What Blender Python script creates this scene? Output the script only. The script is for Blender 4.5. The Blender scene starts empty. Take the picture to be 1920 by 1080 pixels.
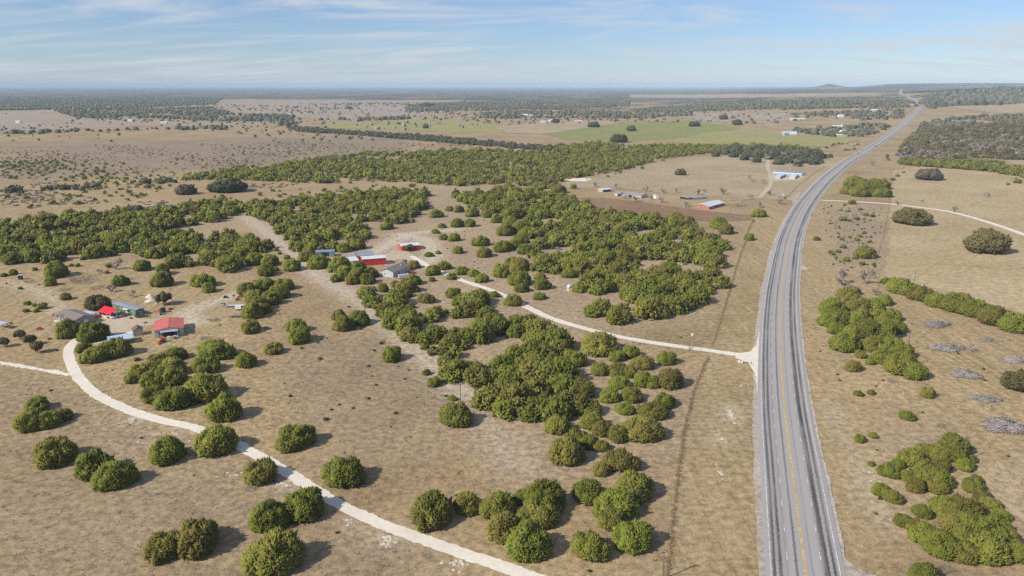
import bpy, math, random
import numpy as np
from mathutils import Vector

# ------------------------------------------------------------------ camera, world, sun, exposure
W_, H_, FPX, HOR = 1920.0, 1080.0, 1400.0, 160.0
CAMH = 106.0
PITCH = math.atan((540.0 - HOR) / FPX)
SP, CP = math.sin(PITCH), math.cos(PITCH)
SUN_ELEV, SUN_DIR = math.radians(37.0), Vector((0.86, 0.51))      # horizontal direction the light travels
sc = bpy.context.scene
col = sc.collection
cam_d = bpy.data.cameras.new('camera'); cam = bpy.data.objects.new('camera', cam_d); col.objects.link(cam)
cam_d.sensor_width = 36.0; cam_d.lens = FPX / W_ * 36.0; cam_d.clip_start = 1.0; cam_d.clip_end = 120000.0
cam.location = (0, 0, CAMH); cam.rotation_euler = (math.pi / 2 - PITCH, 0, 0)
sc.camera = cam
sc.view_settings.view_transform = 'Standard'; sc.view_settings.look = 'None'
sc.view_settings.exposure = 0.12; sc.view_settings.gamma = 1.0
sc.cycles.max_bounces = 5; sc.cycles.diffuse_bounces = 2; sc.cycles.glossy_bounces = 2
sc.cycles.transmission_bounces = 2; sc.cycles.volume_bounces = 2; sc.cycles.transparent_max_bounces = 6
sc.cycles.use_adaptive_sampling = False
sc.cycles.use_denoising = False; sc.cycles.denoiser = 'OPENIMAGEDENOISE'; sc.cycles.denoising_input_passes = 'RGB_ALBEDO_NORMAL'; sc.cycles.denoising_prefilter = 'ACCURATE'

world = bpy.data.worlds.new('World'); sc.world = world; world.use_nodes = True
wn, wl = world.node_tree.nodes, world.node_tree.links
wn.clear()
def wnode(t, **kw):
    n = wn.new(t)
    for k, v in kw.items(): setattr(n, k, v)
    return n
w_out = wnode('ShaderNodeOutputWorld'); w_bg = wnode('ShaderNodeBackground'); w_bg.inputs[1].default_value = 0.095
sky = wnode('ShaderNodeTexSky', sky_type='NISHITA', sun_disc=False)
sky.sun_elevation = SUN_ELEV; sky.sun_rotation = math.atan2(-SUN_DIR.x, -SUN_DIR.y)
sky.altitude = 300; sky.air_density = 1.0; sky.dust_density = 0.15; sky.ozone_density = 4.0
# a thin cirrus layer: noise on the plane where each view direction meets the cloud deck
w_tc = wnode('ShaderNodeTexCoord'); w_sep = wnode('ShaderNodeSeparateXYZ'); wl.new(w_tc.outputs['Generated'], w_sep.inputs[0])
def wmath(op, a, b=None, c=None):
    n = wnode('ShaderNodeMath', operation=op)
    for i, v in enumerate((a, b, c)):
        if v is None: continue
        if isinstance(v, (int, float)): n.inputs[i].default_value = v
        else: wl.new(v, n.inputs[i])
    return n.outputs[0]
wz = wmath('ADD', wmath('MAXIMUM', w_sep.outputs[2], 0.0), 0.12)
w_u = wmath('DIVIDE', w_sep.outputs[0], wz); w_v = wmath('DIVIDE', w_sep.outputs[1], wz)
def wcloud(rot, su, sv, scale, detail, lo, hi, off=0.0, dist=0.6):
    cb = wnode('ShaderNodeCombineXYZ'); wl.new(w_u, cb.inputs[0]); wl.new(w_v, cb.inputs[1])
    mp = wnode('ShaderNodeMapping'); wl.new(cb.outputs[0], mp.inputs[0])
    mp.inputs['Rotation'].default_value = (0, 0, rot); mp.inputs['Scale'].default_value = (su, sv, 1)
    mp.inputs['Location'].default_value = (off, off * 0.7, 0)
    nz = wnode('ShaderNodeTexNoise'); wl.new(mp.outputs[0], nz.inputs['Vector'])
    nz.inputs['Scale'].default_value = scale; nz.inputs['Detail'].default_value = detail
    nz.inputs['Roughness'].default_value = 0.58; nz.inputs['Distortion'].default_value = dist
    mr = wnode('ShaderNodeMapRange', interpolation_type='SMOOTHSTEP'); wl.new(nz.outputs[0], mr.inputs[0])
    mr.inputs[1].default_value = lo; mr.inputs[2].default_value = hi
    return mr.outputs[0]
c_big = wcloud(0.85, 0.34, 0.80, 1.0, 7.0, 0.43, 0.70, off=5.3, dist=2.0)
c_str = wcloud(0.35, 0.24, 1.15, 1.6, 10.0, 0.44, 0.74, off=9.3, dist=1.6)
c_all = wmath('MINIMUM', wmath('ADD', wmath('MULTIPLY', c_big, 0.8), wmath('ADD', 0.06, wmath('MULTIPLY', c_str, 0.5))), 0.9)
w_mix = wnode('ShaderNodeMixRGB'); wl.new(c_all, w_mix.inputs[0])
w_mix.inputs[2].default_value = (6.0, 6.5, 7.1, 1)
w_tint = wnode('ShaderNodeMixRGB', blend_type='MULTIPLY'); w_tint.inputs[0].default_value = 1.0
w_tint.inputs[2].default_value = (0.78, 0.89, 1.12, 1)
wl.new(sky.outputs[0], w_tint.inputs[1]); wl.new(w_tint.outputs[0], w_mix.inputs[1])
wl.new(w_mix.outputs[0], w_bg.inputs[0]); wl.new(w_bg.outputs[0], w_out.inputs[0])

sun_d = bpy.data.lights.new('sun', 'SUN'); sun = bpy.data.objects.new('sun', sun_d); col.objects.link(sun)
sun_d.energy = 4.6; sun_d.angle = math.radians(0.53); sun_d.color = (1.0, 0.93, 0.82)
_d = SUN_DIR.normalized()
sun.rotation_euler = Vector((_d.x * math.cos(SUN_ELEV), _d.y * math.cos(SUN_ELEV), -math.sin(SUN_ELEV))).to_track_quat('-Z', 'Y').to_euler()

# ------------------------------------------------------------------ land form and photo-pixel helpers
def sstep(a, b, x):
    t = np.clip((x - a) / (b - a), 0, 1); return t * t * (3 - 2 * t)
def terr(x, y):
    x = np.asarray(x, float); y = np.asarray(y, float)
    d = np.hypot(x, y)
    z = 0.35 * np.sin(x / 47 + 1.0) * np.sin(y / 61 + 0.4) * sstep(90, 200, d)
    az = x / np.maximum(y, 1.0)
    side = sstep(0.18, 0.42, az)
    ramp = np.interp(d, [0, 1900, 2300, 2800, 3300, 4200, 7000, 12000, 60000], [0, 0, 7, 22, 34, 40, 58, 62, 20])
    z = z + side * ramp
    z = z + 48 * np.exp(-(((x - 2950) / 620) ** 2 + ((y - 4500) / 560) ** 2))
    z = z + 30 * np.exp(-(((x - 3900) / 600) ** 2 + ((y - 5000) / 560) ** 2))
    z = z + 80 * sstep(0.405, 0.5, az) * np.exp(-((y - 10500) / 1500) ** 2) * (0.8 + 0.12 * np.sin(x / 800.0))
    r = np.hypot(x - 4850, y - 12000)
    z = z + 76 * (1 - sstep(40, 330, r)) + 26 * np.exp(-(((x - 6050) / 260) ** 2 + ((y - 12000) / 400) ** 2))
    return z
def T(x, y): return float(terr(x, y))
def ray(px, py):
    a, b = (px - 960.0) / FPX, (py - 540.0) / FPX
    return a, CP - b * SP, -(SP + b * CP)          # direction (x, y, z) with unit depth along the camera axis
def at(px, py, h=0.0):
    """the point of the land (raised by h) that the photograph shows at this pixel"""
    dx, dy, dz = ray(px, py)
    dz = min(dz, -0.0025)
    t = (CAMH - h) / -dz
    if t * dy < 1500:
        for _ in range(4):
            t = (CAMH - h - T(dx * t, dy * t)) / -dz
    else:
        ts = np.geomspace(900, 45000, 700)
        g = CAMH + dz * ts - terr(dx * ts, dy * ts) - h
        i = np.argmax(g < 0)
        if g[i] < 0:
            a, b = (ts[i - 1], ts[i]) if i else (ts[0], ts[0])
            for _ in range(14):
                m = (a + b) / 2
                if CAMH + dz * m - T(dx * m, dy * m) - h < 0: b = m
                else: a = m
            t = b
    return Vector((dx * t, dy * t, CAMH + dz * t))
def depth(p): return p[1] * CP + (CAMH - p[2]) * SP
def mpp(p): return depth(p) / FPX                  # metres per photo pixel there
def proj(x, y, z):
    zz = y * CP - (z - CAMH) * SP
    zz = np.where(zz > 1, zz, 1)
    return 960 + FPX * x / zz, 540 + FPX * (-(y * SP) - (z - CAMH) * CP) / zz
def inpoly(X, Y, poly):
    r = np.zeros(X.shape, bool); n = len(poly); j = n - 1
    for i in range(n):
        xi, yi = poly[i]; xj, yj = poly[j]
        c = ((yi > Y) != (yj > Y)) & (X < (xj - xi) * (Y - yi) / (yj - yi + 1e-12) + xi)
        r ^= c; j = i
    return r
def seg_dist(X, Y, pts):
    d = np.full(X.shape, 1e9)
    for (ax, ay), (bx, by) in zip(pts[:-1], pts[1:]):
        vx, vy = bx - ax, by - ay
        t = np.clip(((X - ax) * vx + (Y - ay) * vy) / (vx * vx + vy * vy + 1e-9), 0, 1)
        d = np.minimum(d, np.hypot(X - ax - t * vx, Y - ay - t * vy))
    return d

# ------------------------------------------------------------------ materials
MATS = {}
class NT:
    def __init__(s, name):
        s.m = bpy.data.materials.new(name); s.m.use_nodes = True
        s.n, s.l = s.m.node_tree.nodes, s.m.node_tree.links
        s.b = s.n['Principled BSDF']; MATS[name] = s.m
    def node(s, t, **kw):
        n = s.n.new(t)
        for k, v in kw.items(): setattr(n, k, v)
        return n
    def put(s, sock, v):
        if hasattr(v, 'is_linked') or hasattr(v, 'links'): s.l.new(v, sock)
        elif isinstance(v, tuple): sock.default_value = v if len(v) == 4 else v + (1,)
        else: sock.default_value = v
    def math(s, op, a, b=None, clamp=False):
        n = s.node('ShaderNodeMath', operation=op, use_clamp=clamp); s.put(n.inputs[0], a)
        if b is not None: s.put(n.inputs[1], b)
        return n.outputs[0]
    def mix(s, f, a, b, mode='MIX'):
        n = s.node('ShaderNodeMixRGB', blend_type=mode); s.put(n.inputs[0], f); s.put(n.inputs[1], a); s.put(n.inputs[2], b)
        return n.outputs[0]
    def noise(s, scale, detail=4, vec=None, rough=0.55, dist=0.0):
        n = s.node('ShaderNodeTexNoise'); n.inputs['Scale'].default_value = scale; n.inputs['Detail'].default_value = detail
        n.inputs['Roughness'].default_value = rough; n.inputs['Distortion'].default_value = dist
        if vec is not None: s.l.new(vec, n.inputs['Vector'])
        return n.outputs[0]
    def rng(s, v, a, b, c=0.0, d=1.0, smooth=True):
        n = s.node('ShaderNodeMapRange', interpolation_type='SMOOTHSTEP' if smooth else 'LINEAR'); s.put(n.inputs[0], v)
        for i, q in enumerate((a, b, c, d)): n.inputs[i + 1].default_value = q
        return n.outputs[0]
    def attr(s, name): return s.node('ShaderNodeAttribute', attribute_name=name).outputs['Fac']
    def pos(s): return s.node('ShaderNodeNewGeometry').outputs['Position']
    def objco(s): return s.node('ShaderNodeTexCoord').outputs['Object']
    def mapv(s, v, scale=(1, 1, 1), rot=(0, 0, 0)):
        n = s.node('ShaderNodeMapping'); s.l.new(v, n.inputs[0]); n.inputs['Scale'].default_value = scale; n.inputs['Rotation'].default_value = rot
        return n.outputs[0]
    def bump(s, hgt, strength, dist):
        n = s.node('ShaderNodeBump'); n.inputs['Strength'].default_value = strength; n.inputs['Distance'].default_value = dist
        s.l.new(hgt, n.inputs['Height']); s.l.new(n.outputs[0], s.b.inputs['Normal'])
    def out(s, colr, rough=0.9, spec=0.2, metal=0.0):
        s.put(s.b.inputs['Base Color'], colr); s.b.inputs['Roughness'].default_value = rough
        s.b.inputs['Specular IOR Level'].default_value = spec; s.b.inputs['Metallic'].default_value = metal
        return s.m

def plain(name, c, rough=0.7, spec=0.3, metal=0.0, var=0.18, scale=0.8):
    """painted or bare surface with uneven fading and grime"""
    n = NT(name); v = n.objco()
    f = n.noise(scale, 5, v); g = n.noise(scale * 6, 3, v)
    d = tuple(q * (1 - var) for q in c); e = tuple(min(1, q * (1 + var * 0.6)) for q in c)
    cc = n.mix(n.rng(f, 0.3, 0.7), d, e); cc = n.mix(n.math('MULTIPLY', n.rng(g, 0.55, 0.8), var), cc, (0.16, 0.13, 0.10))
    return n.out(cc, rough, spec, metal)

def soil_material(name, a, b, c, fine=1.0, attrs=False, bumps=1.0, con=1.0):
    """dry grass and soil: a patchy base, straw tones b, bare tones c"""
    n = NT(name); p = n.pos()
    n1 = n.noise(0.012, 5, p, 0.6); n2 = n.noise(0.06, 5, p, 0.62, 0.6); n3 = n.noise(0.45 * fine, 5, p, 0.65); n4 = n.noise(2.2 * fine, 3, p, 0.6)
    cc = n.mix(n.rng(n1, 0.35, 0.68), a, b); cc = n.mix(n.math('MULTIPLY', n.rng(n2, 0.46, 0.72), 0.55), cc, c)
    n5 = n.noise(0.13, 6, p, 0.7, 1.2)
    cc = n.mix(n.math('MULTIPLY', n.rng(n5, 0.52, 0.74), 0.35 * con), cc, tuple(q * 0.52 for q in a))
    st_ = n.noise(0.95 * fine, 6, n.mapv(p, (1.0, 1.6, 1.0), (0, 0, 0.5)), 0.7, 0.8)
    cc = n.mix(n.math('MULTIPLY', n.rng(st_, 0.54, 0.70), 0.5 * con), cc, tuple(min(1, q * 1.38) for q in b))
    big = n.noise(0.022, 6, p, 0.62, 1.0)
    cc = n.mix(n.math('MULTIPLY', n.rng(big, 0.5, 0.68), 0.42 * con), cc, (a[0] * 0.80, a[1] * 0.74, a[2] * 0.70))
    if attrs:
        pale = n.math('MULTIPLY', n.attr('pale'), n.rng(n.noise(0.16, 5, p, 0.65), 0.2, 0.62, 0.25, 1.0))
        cc = n.mix(pale, cc, n.mix(n3, (0.335, 0.262, 0.19), (0.45, 0.36, 0.265)))
        gold = n.math('MULTIPLY', n.attr('gold'), n.rng(n.noise(0.045, 5, p, 0.6), 0.2, 0.7, 0.45, 1.0))
        row = n.noise(1.0, 5, n.mapv(p, (0.55, 0.018, 1.0), (0, 0, -0.06)), 0.65)
        cc = n.mix(gold, cc, n.mix(n.rng(row, 0.32, 0.68), (0.315, 0.235, 0.12), (0.46, 0.355, 0.215)))
        cc = n.mix(n.math('MULTIPLY', n.attr('green'), n.rng(n2, 0.35, 0.7, 0.1, 0.6)), cc, (0.17, 0.155, 0.06))
        cc = n.mix(n.math('MULTIPLY', n.attr('grey'), n.rng(n5, 0.3, 0.62, 0.2, 0.9)), cc, (0.245, 0.20, 0.165))
        cc = n.mix(n.math('MULTIPLY', n.attr('lime'), n.rng(n.noise(0.5, 5, p, 0.7), 0.3, 0.58, 0.15, 1.0)), cc, (0.60, 0.53, 0.44))
        # far country: woods and stubble too small to pick apart
        wd = n.attr('wood')
        k = n.noise(0.0035, 7, n.mapv(p, (0.55, 1.25, 1)), 0.66, 0.4); k2 = n.noise(0.03, 4, p, 0.7)
        kk = n.math('ADD', n.math('MULTIPLY', k, 0.7), n.math('MULTIPLY', k2, 0.3))
        n_th = n.math('SUBTRACT', 0.72, n.math('MULTIPLY', wd, 0.36))
        wm = n.rng(n.math('SUBTRACT', kk, n_th), -0.02, 0.03)
        wm = n.math('MULTIPLY', wm, n.rng(wd, 0.0, 0.15))
        cc = n.mix(wm, cc, n.mix(k2, (0.030, 0.036, 0.016), (0.085, 0.078, 0.05)))
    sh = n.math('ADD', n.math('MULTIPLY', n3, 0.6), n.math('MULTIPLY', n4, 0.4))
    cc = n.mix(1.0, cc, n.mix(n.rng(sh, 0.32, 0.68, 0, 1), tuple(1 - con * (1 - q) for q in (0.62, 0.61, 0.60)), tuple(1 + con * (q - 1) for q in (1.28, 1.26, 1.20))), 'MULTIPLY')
    m = n.out(cc, 0.95, 0.1)
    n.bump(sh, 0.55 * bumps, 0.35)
    return m

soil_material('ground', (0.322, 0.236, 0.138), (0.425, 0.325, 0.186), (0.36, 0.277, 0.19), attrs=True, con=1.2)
soil_material('field_tan', (0.36, 0.285, 0.185), (0.44, 0.355, 0.23), (0.38, 0.31, 0.21), 0.7, bumps=0.5)
soil_material('field_gold', (0.40, 0.31, 0.175), (0.47, 0.375, 0.23), (0.40, 0.33, 0.21), 0.7, bumps=0.5)
soil_material('field_pink', (0.335, 0.27, 0.21), (0.40, 0.33, 0.26), (0.30, 0.25, 0.20), 0.5, bumps=0.5)
soil_material('field_green', (0.23, 0.245, 0.08), (0.28, 0.275, 0.10), (0.34, 0.30, 0.15), 0.5, bumps=0.4)
soil_material('field_olive', (0.30, 0.29, 0.105), (0.34, 0.32, 0.13), (0.38, 0.32, 0.17), 0.5, bumps=0.4)
soil_material('ploughed', (0.255, 0.165, 0.10), (0.30, 0.20, 0.125), (0.22, 0.145, 0.095), 0.6, bumps=0.4)
soil_material('caliche', (0.70, 0.635, 0.535), (0.75, 0.685, 0.585), (0.64, 0.565, 0.465), 1.2, bumps=0.25, con=0.28)
soil_material('sandy', (0.47, 0.385, 0.28), (0.53, 0.44, 0.33), (0.42, 0.34, 0.245), 1.2, bumps=0.3, con=0.5)
soil_material('roadside_gravel', (0.42, 0.37, 0.32), (0.50, 0.45, 0.39), (0.36, 0.30, 0.24), 1.4, bumps=0.4)

def asphalt():
    n = NT('asphalt'); uv = n.node('ShaderNodeUVMap', uv_map='metres').outputs[0]
    s = n.node('ShaderNodeSeparateXYZ'); n.l.new(uv, s.inputs[0])
    st = n.noise(1.0, 5, n.mapv(uv, (1.5, 0.03, 1)), 0.6); st2 = n.noise(1.0, 3, n.mapv(uv, (2.5, 1.6, 1)), 0.7); gr = n.noise(0.05, 4, n.mapv(uv, (0.3, 0.4, 1)))
    u = n.math('ADD', s.outputs[0], n.math('MULTIPLY', n.math('SUBTRACT', st2, 0.5), 1.3))
    r = n.node('ShaderNodeValToRGB'); n.l.new(n.math('DIVIDE', n.math('ADD', u, 10.0), 20.0), r.inputs[0])
    cr = r.color_ramp; cr.interpolation = 'LINEAR'
    stops = [(-8.8, .34), (-7.2, .32), (-6.95, .17), (-6.75, .12), (-6.35, .13), (-6.15, .29), (-5.75, .28), (-5.55, .115), (-5.05, .105), (-4.85, .26), (-4.4, .31), (-3.9, .22), (-3.6, .29), (-2.9, .32), (-2.2, .33),
             (-1.95, .17), (-1.6, .19), (-1.4, .33), (0, .31), (1.3, .32), (1.6, .22), (1.9, .33), (3.2, .33), (3.8, .26), (4.1, .25), (4.3, .09), (5.25, .085), (5.5, .29), (5.95, .30), (6.2, .115), (6.65, .13), (6.9, .29)]
    while len(cr.elements) < len(stops): cr.elements.new(0.5)
    for e, (q, v) in zip(cr.elements, stops): e.position = (q + 10) / 20; e.color = (v * 1.12 if v > .2 else v * .8, v * (1.045 if v > .2 else .78), v * (1.0 if v > .2 else .76), 1)
    base = n.mix(n.math('MULTIPLY', n.rng(st, 0.42, 0.72), 0.55), r.outputs[0], (0.37, 0.345, 0.33))
    base = n.mix(n.rng(n.noise(1.0, 5, n.mapv(uv, (0.5, 0.012, 1)), 0.55), 0.22, 0.42, 0.35, 1.0), (0.37, 0.345, 0.33), base)
    base = n.mix(n.math('MULTIPLY', n.rng(gr, 0.45, 0.7), 0.25), base, (0.40, 0.37, 0.35))
    base = n.mix(1.0, base, n.mix(n.noise(3.0, 3, n.pos()), (0.85, 0.85, 0.85), (1.12, 1.12, 1.12)), 'MULTIPLY')
    return n.out(base, 0.85, 0.3)
asphalt()

def foliage(name, c1, c2, c3, rough=0.7):
    n = NT(name); oi = n.node('ShaderNodeObjectInfo').outputs['Random']
    t = n.math('FRACT', n.math('ADD', n.attr('tree'), oi)); t2 = n.math('FRACT', n.math('MULTIPLY', t, 7.31))
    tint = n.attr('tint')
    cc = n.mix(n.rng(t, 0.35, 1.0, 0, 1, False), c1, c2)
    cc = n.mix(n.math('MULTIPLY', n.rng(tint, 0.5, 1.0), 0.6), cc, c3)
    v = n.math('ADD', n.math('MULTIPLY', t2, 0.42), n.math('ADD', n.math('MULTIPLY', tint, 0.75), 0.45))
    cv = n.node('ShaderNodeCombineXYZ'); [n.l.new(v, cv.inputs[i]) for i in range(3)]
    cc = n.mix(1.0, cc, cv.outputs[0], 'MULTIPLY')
    m = n.out(cc, rough, 0.15)
    tr = n.node('ShaderNodeBsdfTranslucent'); n.l.new(cc, tr.inputs[0])
    mx = n.node('ShaderNodeMixShader'); mx.inputs[0].default_value = 0.16
    n.l.new(n.b.outputs[0], mx.inputs[1]); n.l.new(tr.outputs[0], mx.inputs[2]); n.l.new(mx.outputs[0], n.n['Material Output'].inputs[0])
    return m
foliage('juniper_leaf', (0.185, 0.205, 0.034), (0.208, 0.178, 0.046), (0.285, 0.285, 0.058))
foliage('oak_leaf', (0.145, 0.125, 0.05), (0.165, 0.135, 0.06), (0.20, 0.17, 0.08))
foliage('grey_oak_leaf', (0.095, 0.102, 0.05), (0.165, 0.14, 0.095), (0.18, 0.16, 0.115))
foliage('bush_leaf', (0.085, 0.095, 0.03), (0.14, 0.115, 0.05), (0.15, 0.14, 0.06))
foliage('bare_twig', (0.27, 0.225, 0.20), (0.31, 0.265, 0.235), (0.36, 0.32, 0.29), 0.9)
foliage('dead_branch', (0.35, 0.31, 0.285), (0.38, 0.335, 0.31), (0.47, 0.43, 0.40), 0.9)
foliage('bare_limb', (0.40, 0.345, 0.31), (0.44, 0.38, 0.34), (0.50, 0.44, 0.40), 0.9)
foliage('dry_weed', (0.29, 0.21, 0.11), (0.34, 0.20, 0.085), (0.42, 0.32, 0.18), 0.9)
foliage('straw', (0.40, 0.315, 0.18), (0.36, 0.28, 0.165), (0.58, 0.48, 0.30), 0.95)
plain('bark', (0.14, 0.115, 0.095), 0.95, 0.1, var=0.35, scale=3)
plain('pole_wood', (0.20, 0.165, 0.135), 0.9, 0.1, var=0.3, scale=2)
plain('white_paint', (0.78, 0.77, 0.75), 0.55); plain('line_white', (0.64, 0.62, 0.585), 0.7, var=0.35, scale=0.7)
plain('line_yellow', (0.66, 0.43, 0.14), 0.7, var=0.3, scale=0.7)
plain('tan_siding', (0.33, 0.285, 0.25), 0.7, var=0.1); plain('grey_shingle', (0.235, 0.205, 0.185), 0.9, 0.1, var=0.2, scale=1.5)
plain('red_roof', (0.72, 0.012, 0.035), 0.45, 0.4, var=0.08); plain('cream', (0.60, 0.54, 0.43), 0.75, var=0.15)
plain('green_siding', (0.105, 0.19, 0.10), 0.65, var=0.2); plain('grey_metal_roof', (0.36, 0.385, 0.43), 0.4, 0.5, 0.3, var=0.12)
plain('rust_red_roof', (0.55, 0.14, 0.115), 0.6, 0.3, var=0.12, scale=0.4); plain('pale_metal_wall', (0.46, 0.50, 0.52), 0.5, 0.4, 0.2, var=0.12)
plain('barn_red', (0.60, 0.055, 0.03), 0.7, var=0.16, scale=0.5); plain('white_metal_roof', (0.70, 0.715, 0.73), 0.4, 0.4, 0.1, var=0.12, scale=0.4)
plain('brown_shingle', (0.17, 0.12, 0.115), 0.85, var=0.15); plain('tan_panel', (0.50, 0.44, 0.30), 0.8, var=0.12)
plain('house_grey', (0.50, 0.525, 0.55), 0.7, var=0.08); plain('blue_metal', (0.23, 0.31, 0.43), 0.5, 0.4, 0.2, var=0.15)
plain('brick', (0.45, 0.19, 0.115), 0.85, var=0.25, scale=2); plain('weathered_roof', (0.36, 0.31, 0.28), 0.8, var=0.3, scale=0.5)
plain('door_blue', (0.24, 0.45, 0.63), 0.5, var=0.1); plain('maroon', (0.16, 0.055, 0.075), 0.6); plain('dark', (0.025, 0.025, 0.028), 0.8, var=0.3)
plain('shed_yellow', (0.55, 0.43, 0.20), 0.7); plain('tyre', (0.02, 0.02, 0.02), 0.9); plain('rim', (0.45, 0.45, 0.46), 0.4, 0.5, 0.5)
plain('car_white', (0.78, 0.78, 0.78), 0.3, 0.5, var=0.05); plain('car_red', (0.62, 0.01, 0.07), 0.3, 0.5, var=0.08); plain('car_dark', (0.035, 0.037, 0.042), 0.35, 0.5, var=0.1)
plain('car_brown', (0.13, 0.105, 0.085), 0.5, 0.4, var=0.2); plain('car_maroon', (0.22, 0.025, 0.02), 0.3, 0.5, var=0.1)
plain('glass', (0.03, 0.04, 0.05), 0.08, 0.6, var=0.1); plain('tank_black', (0.05, 0.06, 0.062), 0.5, var=0.15); plain('orange_paint', (0.58, 0.13, 0.04), 0.6, var=0.25)
plain('steel', (0.30, 0.30, 0.31), 0.5, 0.5, 0.5, var=0.3); plain('limestone', (0.62, 0.56, 0.45), 0.9, var=0.2, scale=2); plain('gravel_heap', (0.68, 0.56, 0.47), 0.95, var=0.15, scale=1.5)
plain('sign_yellow', (0.85, 0.47, 0.02), 0.5, var=0.05); plain('rust', (0.20, 0.10, 0.06), 0.9, var=0.3); plain('window_glass', (0.10, 0.13, 0.16), 0.1, 0.6, var=0.1)
plain('canvas_grey', (0.50, 0.53, 0.56), 0.7, var=0.1); plain('sky_blue_roof', (0.52, 0.64, 0.74), 0.45, 0.4, 0.2, var=0.12)
MAT = MATS

# ------------------------------------------------------------------ mesh helpers
def npmesh(name, V, F, mat, attrs=None, smooth=False, uv=None):
    V = np.ascontiguousarray(V, np.float32); F = np.ascontiguousarray(F, np.int32)
    me = bpy.data.meshes.new(name); k = F.shape[1]
    me.vertices.add(len(V)); me.vertices.foreach_set('co', V.ravel())
    me.loops.add(F.size); me.loops.foreach_set('vertex_index', F.ravel())
    me.polygons.add(len(F)); me.polygons.foreach_set('loop_start', np.arange(0, F.size, k, dtype=np.int32))
    try: me.polygons.foreach_set('loop_total', np.full(len(F), k, np.int32))
    except Exception: pass
    me.update(calc_edges=True)
    for an, av in (attrs or {}).items():
        at_ = me.attributes.new(an, 'FLOAT', 'POINT'); at_.data.foreach_set('value', np.ascontiguousarray(av, np.float32))
    if uv is not None:
        l = me.uv_layers.new(name='metres'); l.data.foreach_set('uv', np.ascontiguousarray(uv[F.ravel()], np.float32).ravel())
    if smooth: me.polygons.foreach_set('use_smooth', np.ones(len(F), bool))
    me.materials.append(MAT[mat])
    return me
def link(name, me, parent=None, loc=None, rot=None):
    o = bpy.data.objects.new(name, me); col.objects.link(o)
    if parent is not None: o.parent = parent
    if loc is not None: o.location = loc
    if rot is not None: o.rotation_euler = rot if isinstance(rot, tuple) else (0, 0, rot)
    return o
def tag(o, label=None, cat=None, group=None, kind=None):
    if label: o['label'] = label
    if cat: o['category'] = cat
    if group: o['group'] = group
    if kind: o['kind'] = kind
    return o
def empty(name, loc, rz=0, label=None, cat=None, group=None):
    o = bpy.data.objects.new(name, None); col.objects.link(o); o.location = loc; o.rotation_euler = (0, 0, rz)
    o.empty_display_size = 0.5
    return tag(o, label, cat, group)

class MB:
    """collects simple solids, builds ONE mesh"""
    def __init__(s): s.v, s.f = [], []
    def add(s, vs, fs):
        b = len(s.v); s.v += [tuple(q) for q in vs]; s.f += [tuple(b + i for i in f) for f in fs]; return s
    def box(s, x0, x1, y0, y1, z0, z1):
        return s.add([(x0, y0, z0), (x1, y0, z0), (x1, y1, z0), (x0, y1, z0), (x0, y0, z1), (x1, y0, z1), (x1, y1, z1), (x0, y1, z1)],
                     [(0, 3, 2, 1), (4, 5, 6, 7), (0, 1, 5, 4), (1, 2, 6, 5), (2, 3, 7, 6), (3, 0, 4, 7)])
    def tube(s, a, b, r0, r1=None, n=6):
        a, b = Vector(a), Vector(b); r1 = r0 if r1 is None else r1
        d = (b - a).normalized(); u = d.orthogonal().normalized(); w = d.cross(u)
        vs = []
        for p, r in ((a, r0), (b, r1)):
            for i in range(n):
                t = 2 * math.pi * i / n; vs.append(p + (u * math.cos(t) + w * math.sin(t)) * r)
        fs = [(i, (i + 1) % n, n + (i + 1) % n, n + i) for i in range(n)] + [tuple(range(n - 1, -1, -1)), tuple(range(n, 2 * n))]
        return s.add(vs, fs)
    def prism(s, prof, axis, a, b):
        """profile of (p, z) points extruded along x or y from a to b"""
        n = len(prof)
        mk = (lambda p, z, t: (t, p, z)) if axis == 'x' else (lambda p, z, t: (p, t, z))
        vs = [mk(p, z, a) for p, z in prof] + [mk(p, z, b) for p, z in prof]
        return s.add(vs, [(i, (i + 1) % n, n + (i + 1) % n, n + i) for i in range(n)] + [tuple(range(n - 1, -1, -1)), tuple(range(n, 2 * n))])
    def mesh(s, name, mat, fix=True):
        me = bpy.data.meshes.new(name); me.from_pydata(s.v, [], s.f); me.update()
        if fix:
            import bmesh
            bm = bmesh.new(); bm.from_mesh(me); bmesh.ops.recalc_face_normals(bm, faces=bm.faces); bm.to_mesh(me); bm.free()
        me.materials.append(MAT[mat]); return me
    def build(s, name, mat, parent=None, loc=None, rot=None): return link(name, s.mesh(name, mat), parent, loc, rot)

ICO_V = None
def ico(sub):
    import bmesh
    bm = bmesh.new(); bmesh.ops.create_icosphere(bm, subdivisions=sub, radius=1.0)
    V = np.array([v.co[:] for v in bm.verts]); F = np.array([[v.index for v in f.verts] for f in bm.faces]); bm.free()
    return V, F
ICO1, ICO2 = ico(1), ico(2)
OCTA = (np.array([(1, 0, 0), (0, 1, 0), (-1, 0, 0), (0, -1, 0), (0, 0, 1), (0, 0, -1)], float), np.array([(0, 1, 4), (1, 2, 4), (2, 3, 4), (3, 0, 4), (1, 0, 5), (2, 1, 5), (3, 2, 5), (0, 3, 5)]))
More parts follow.
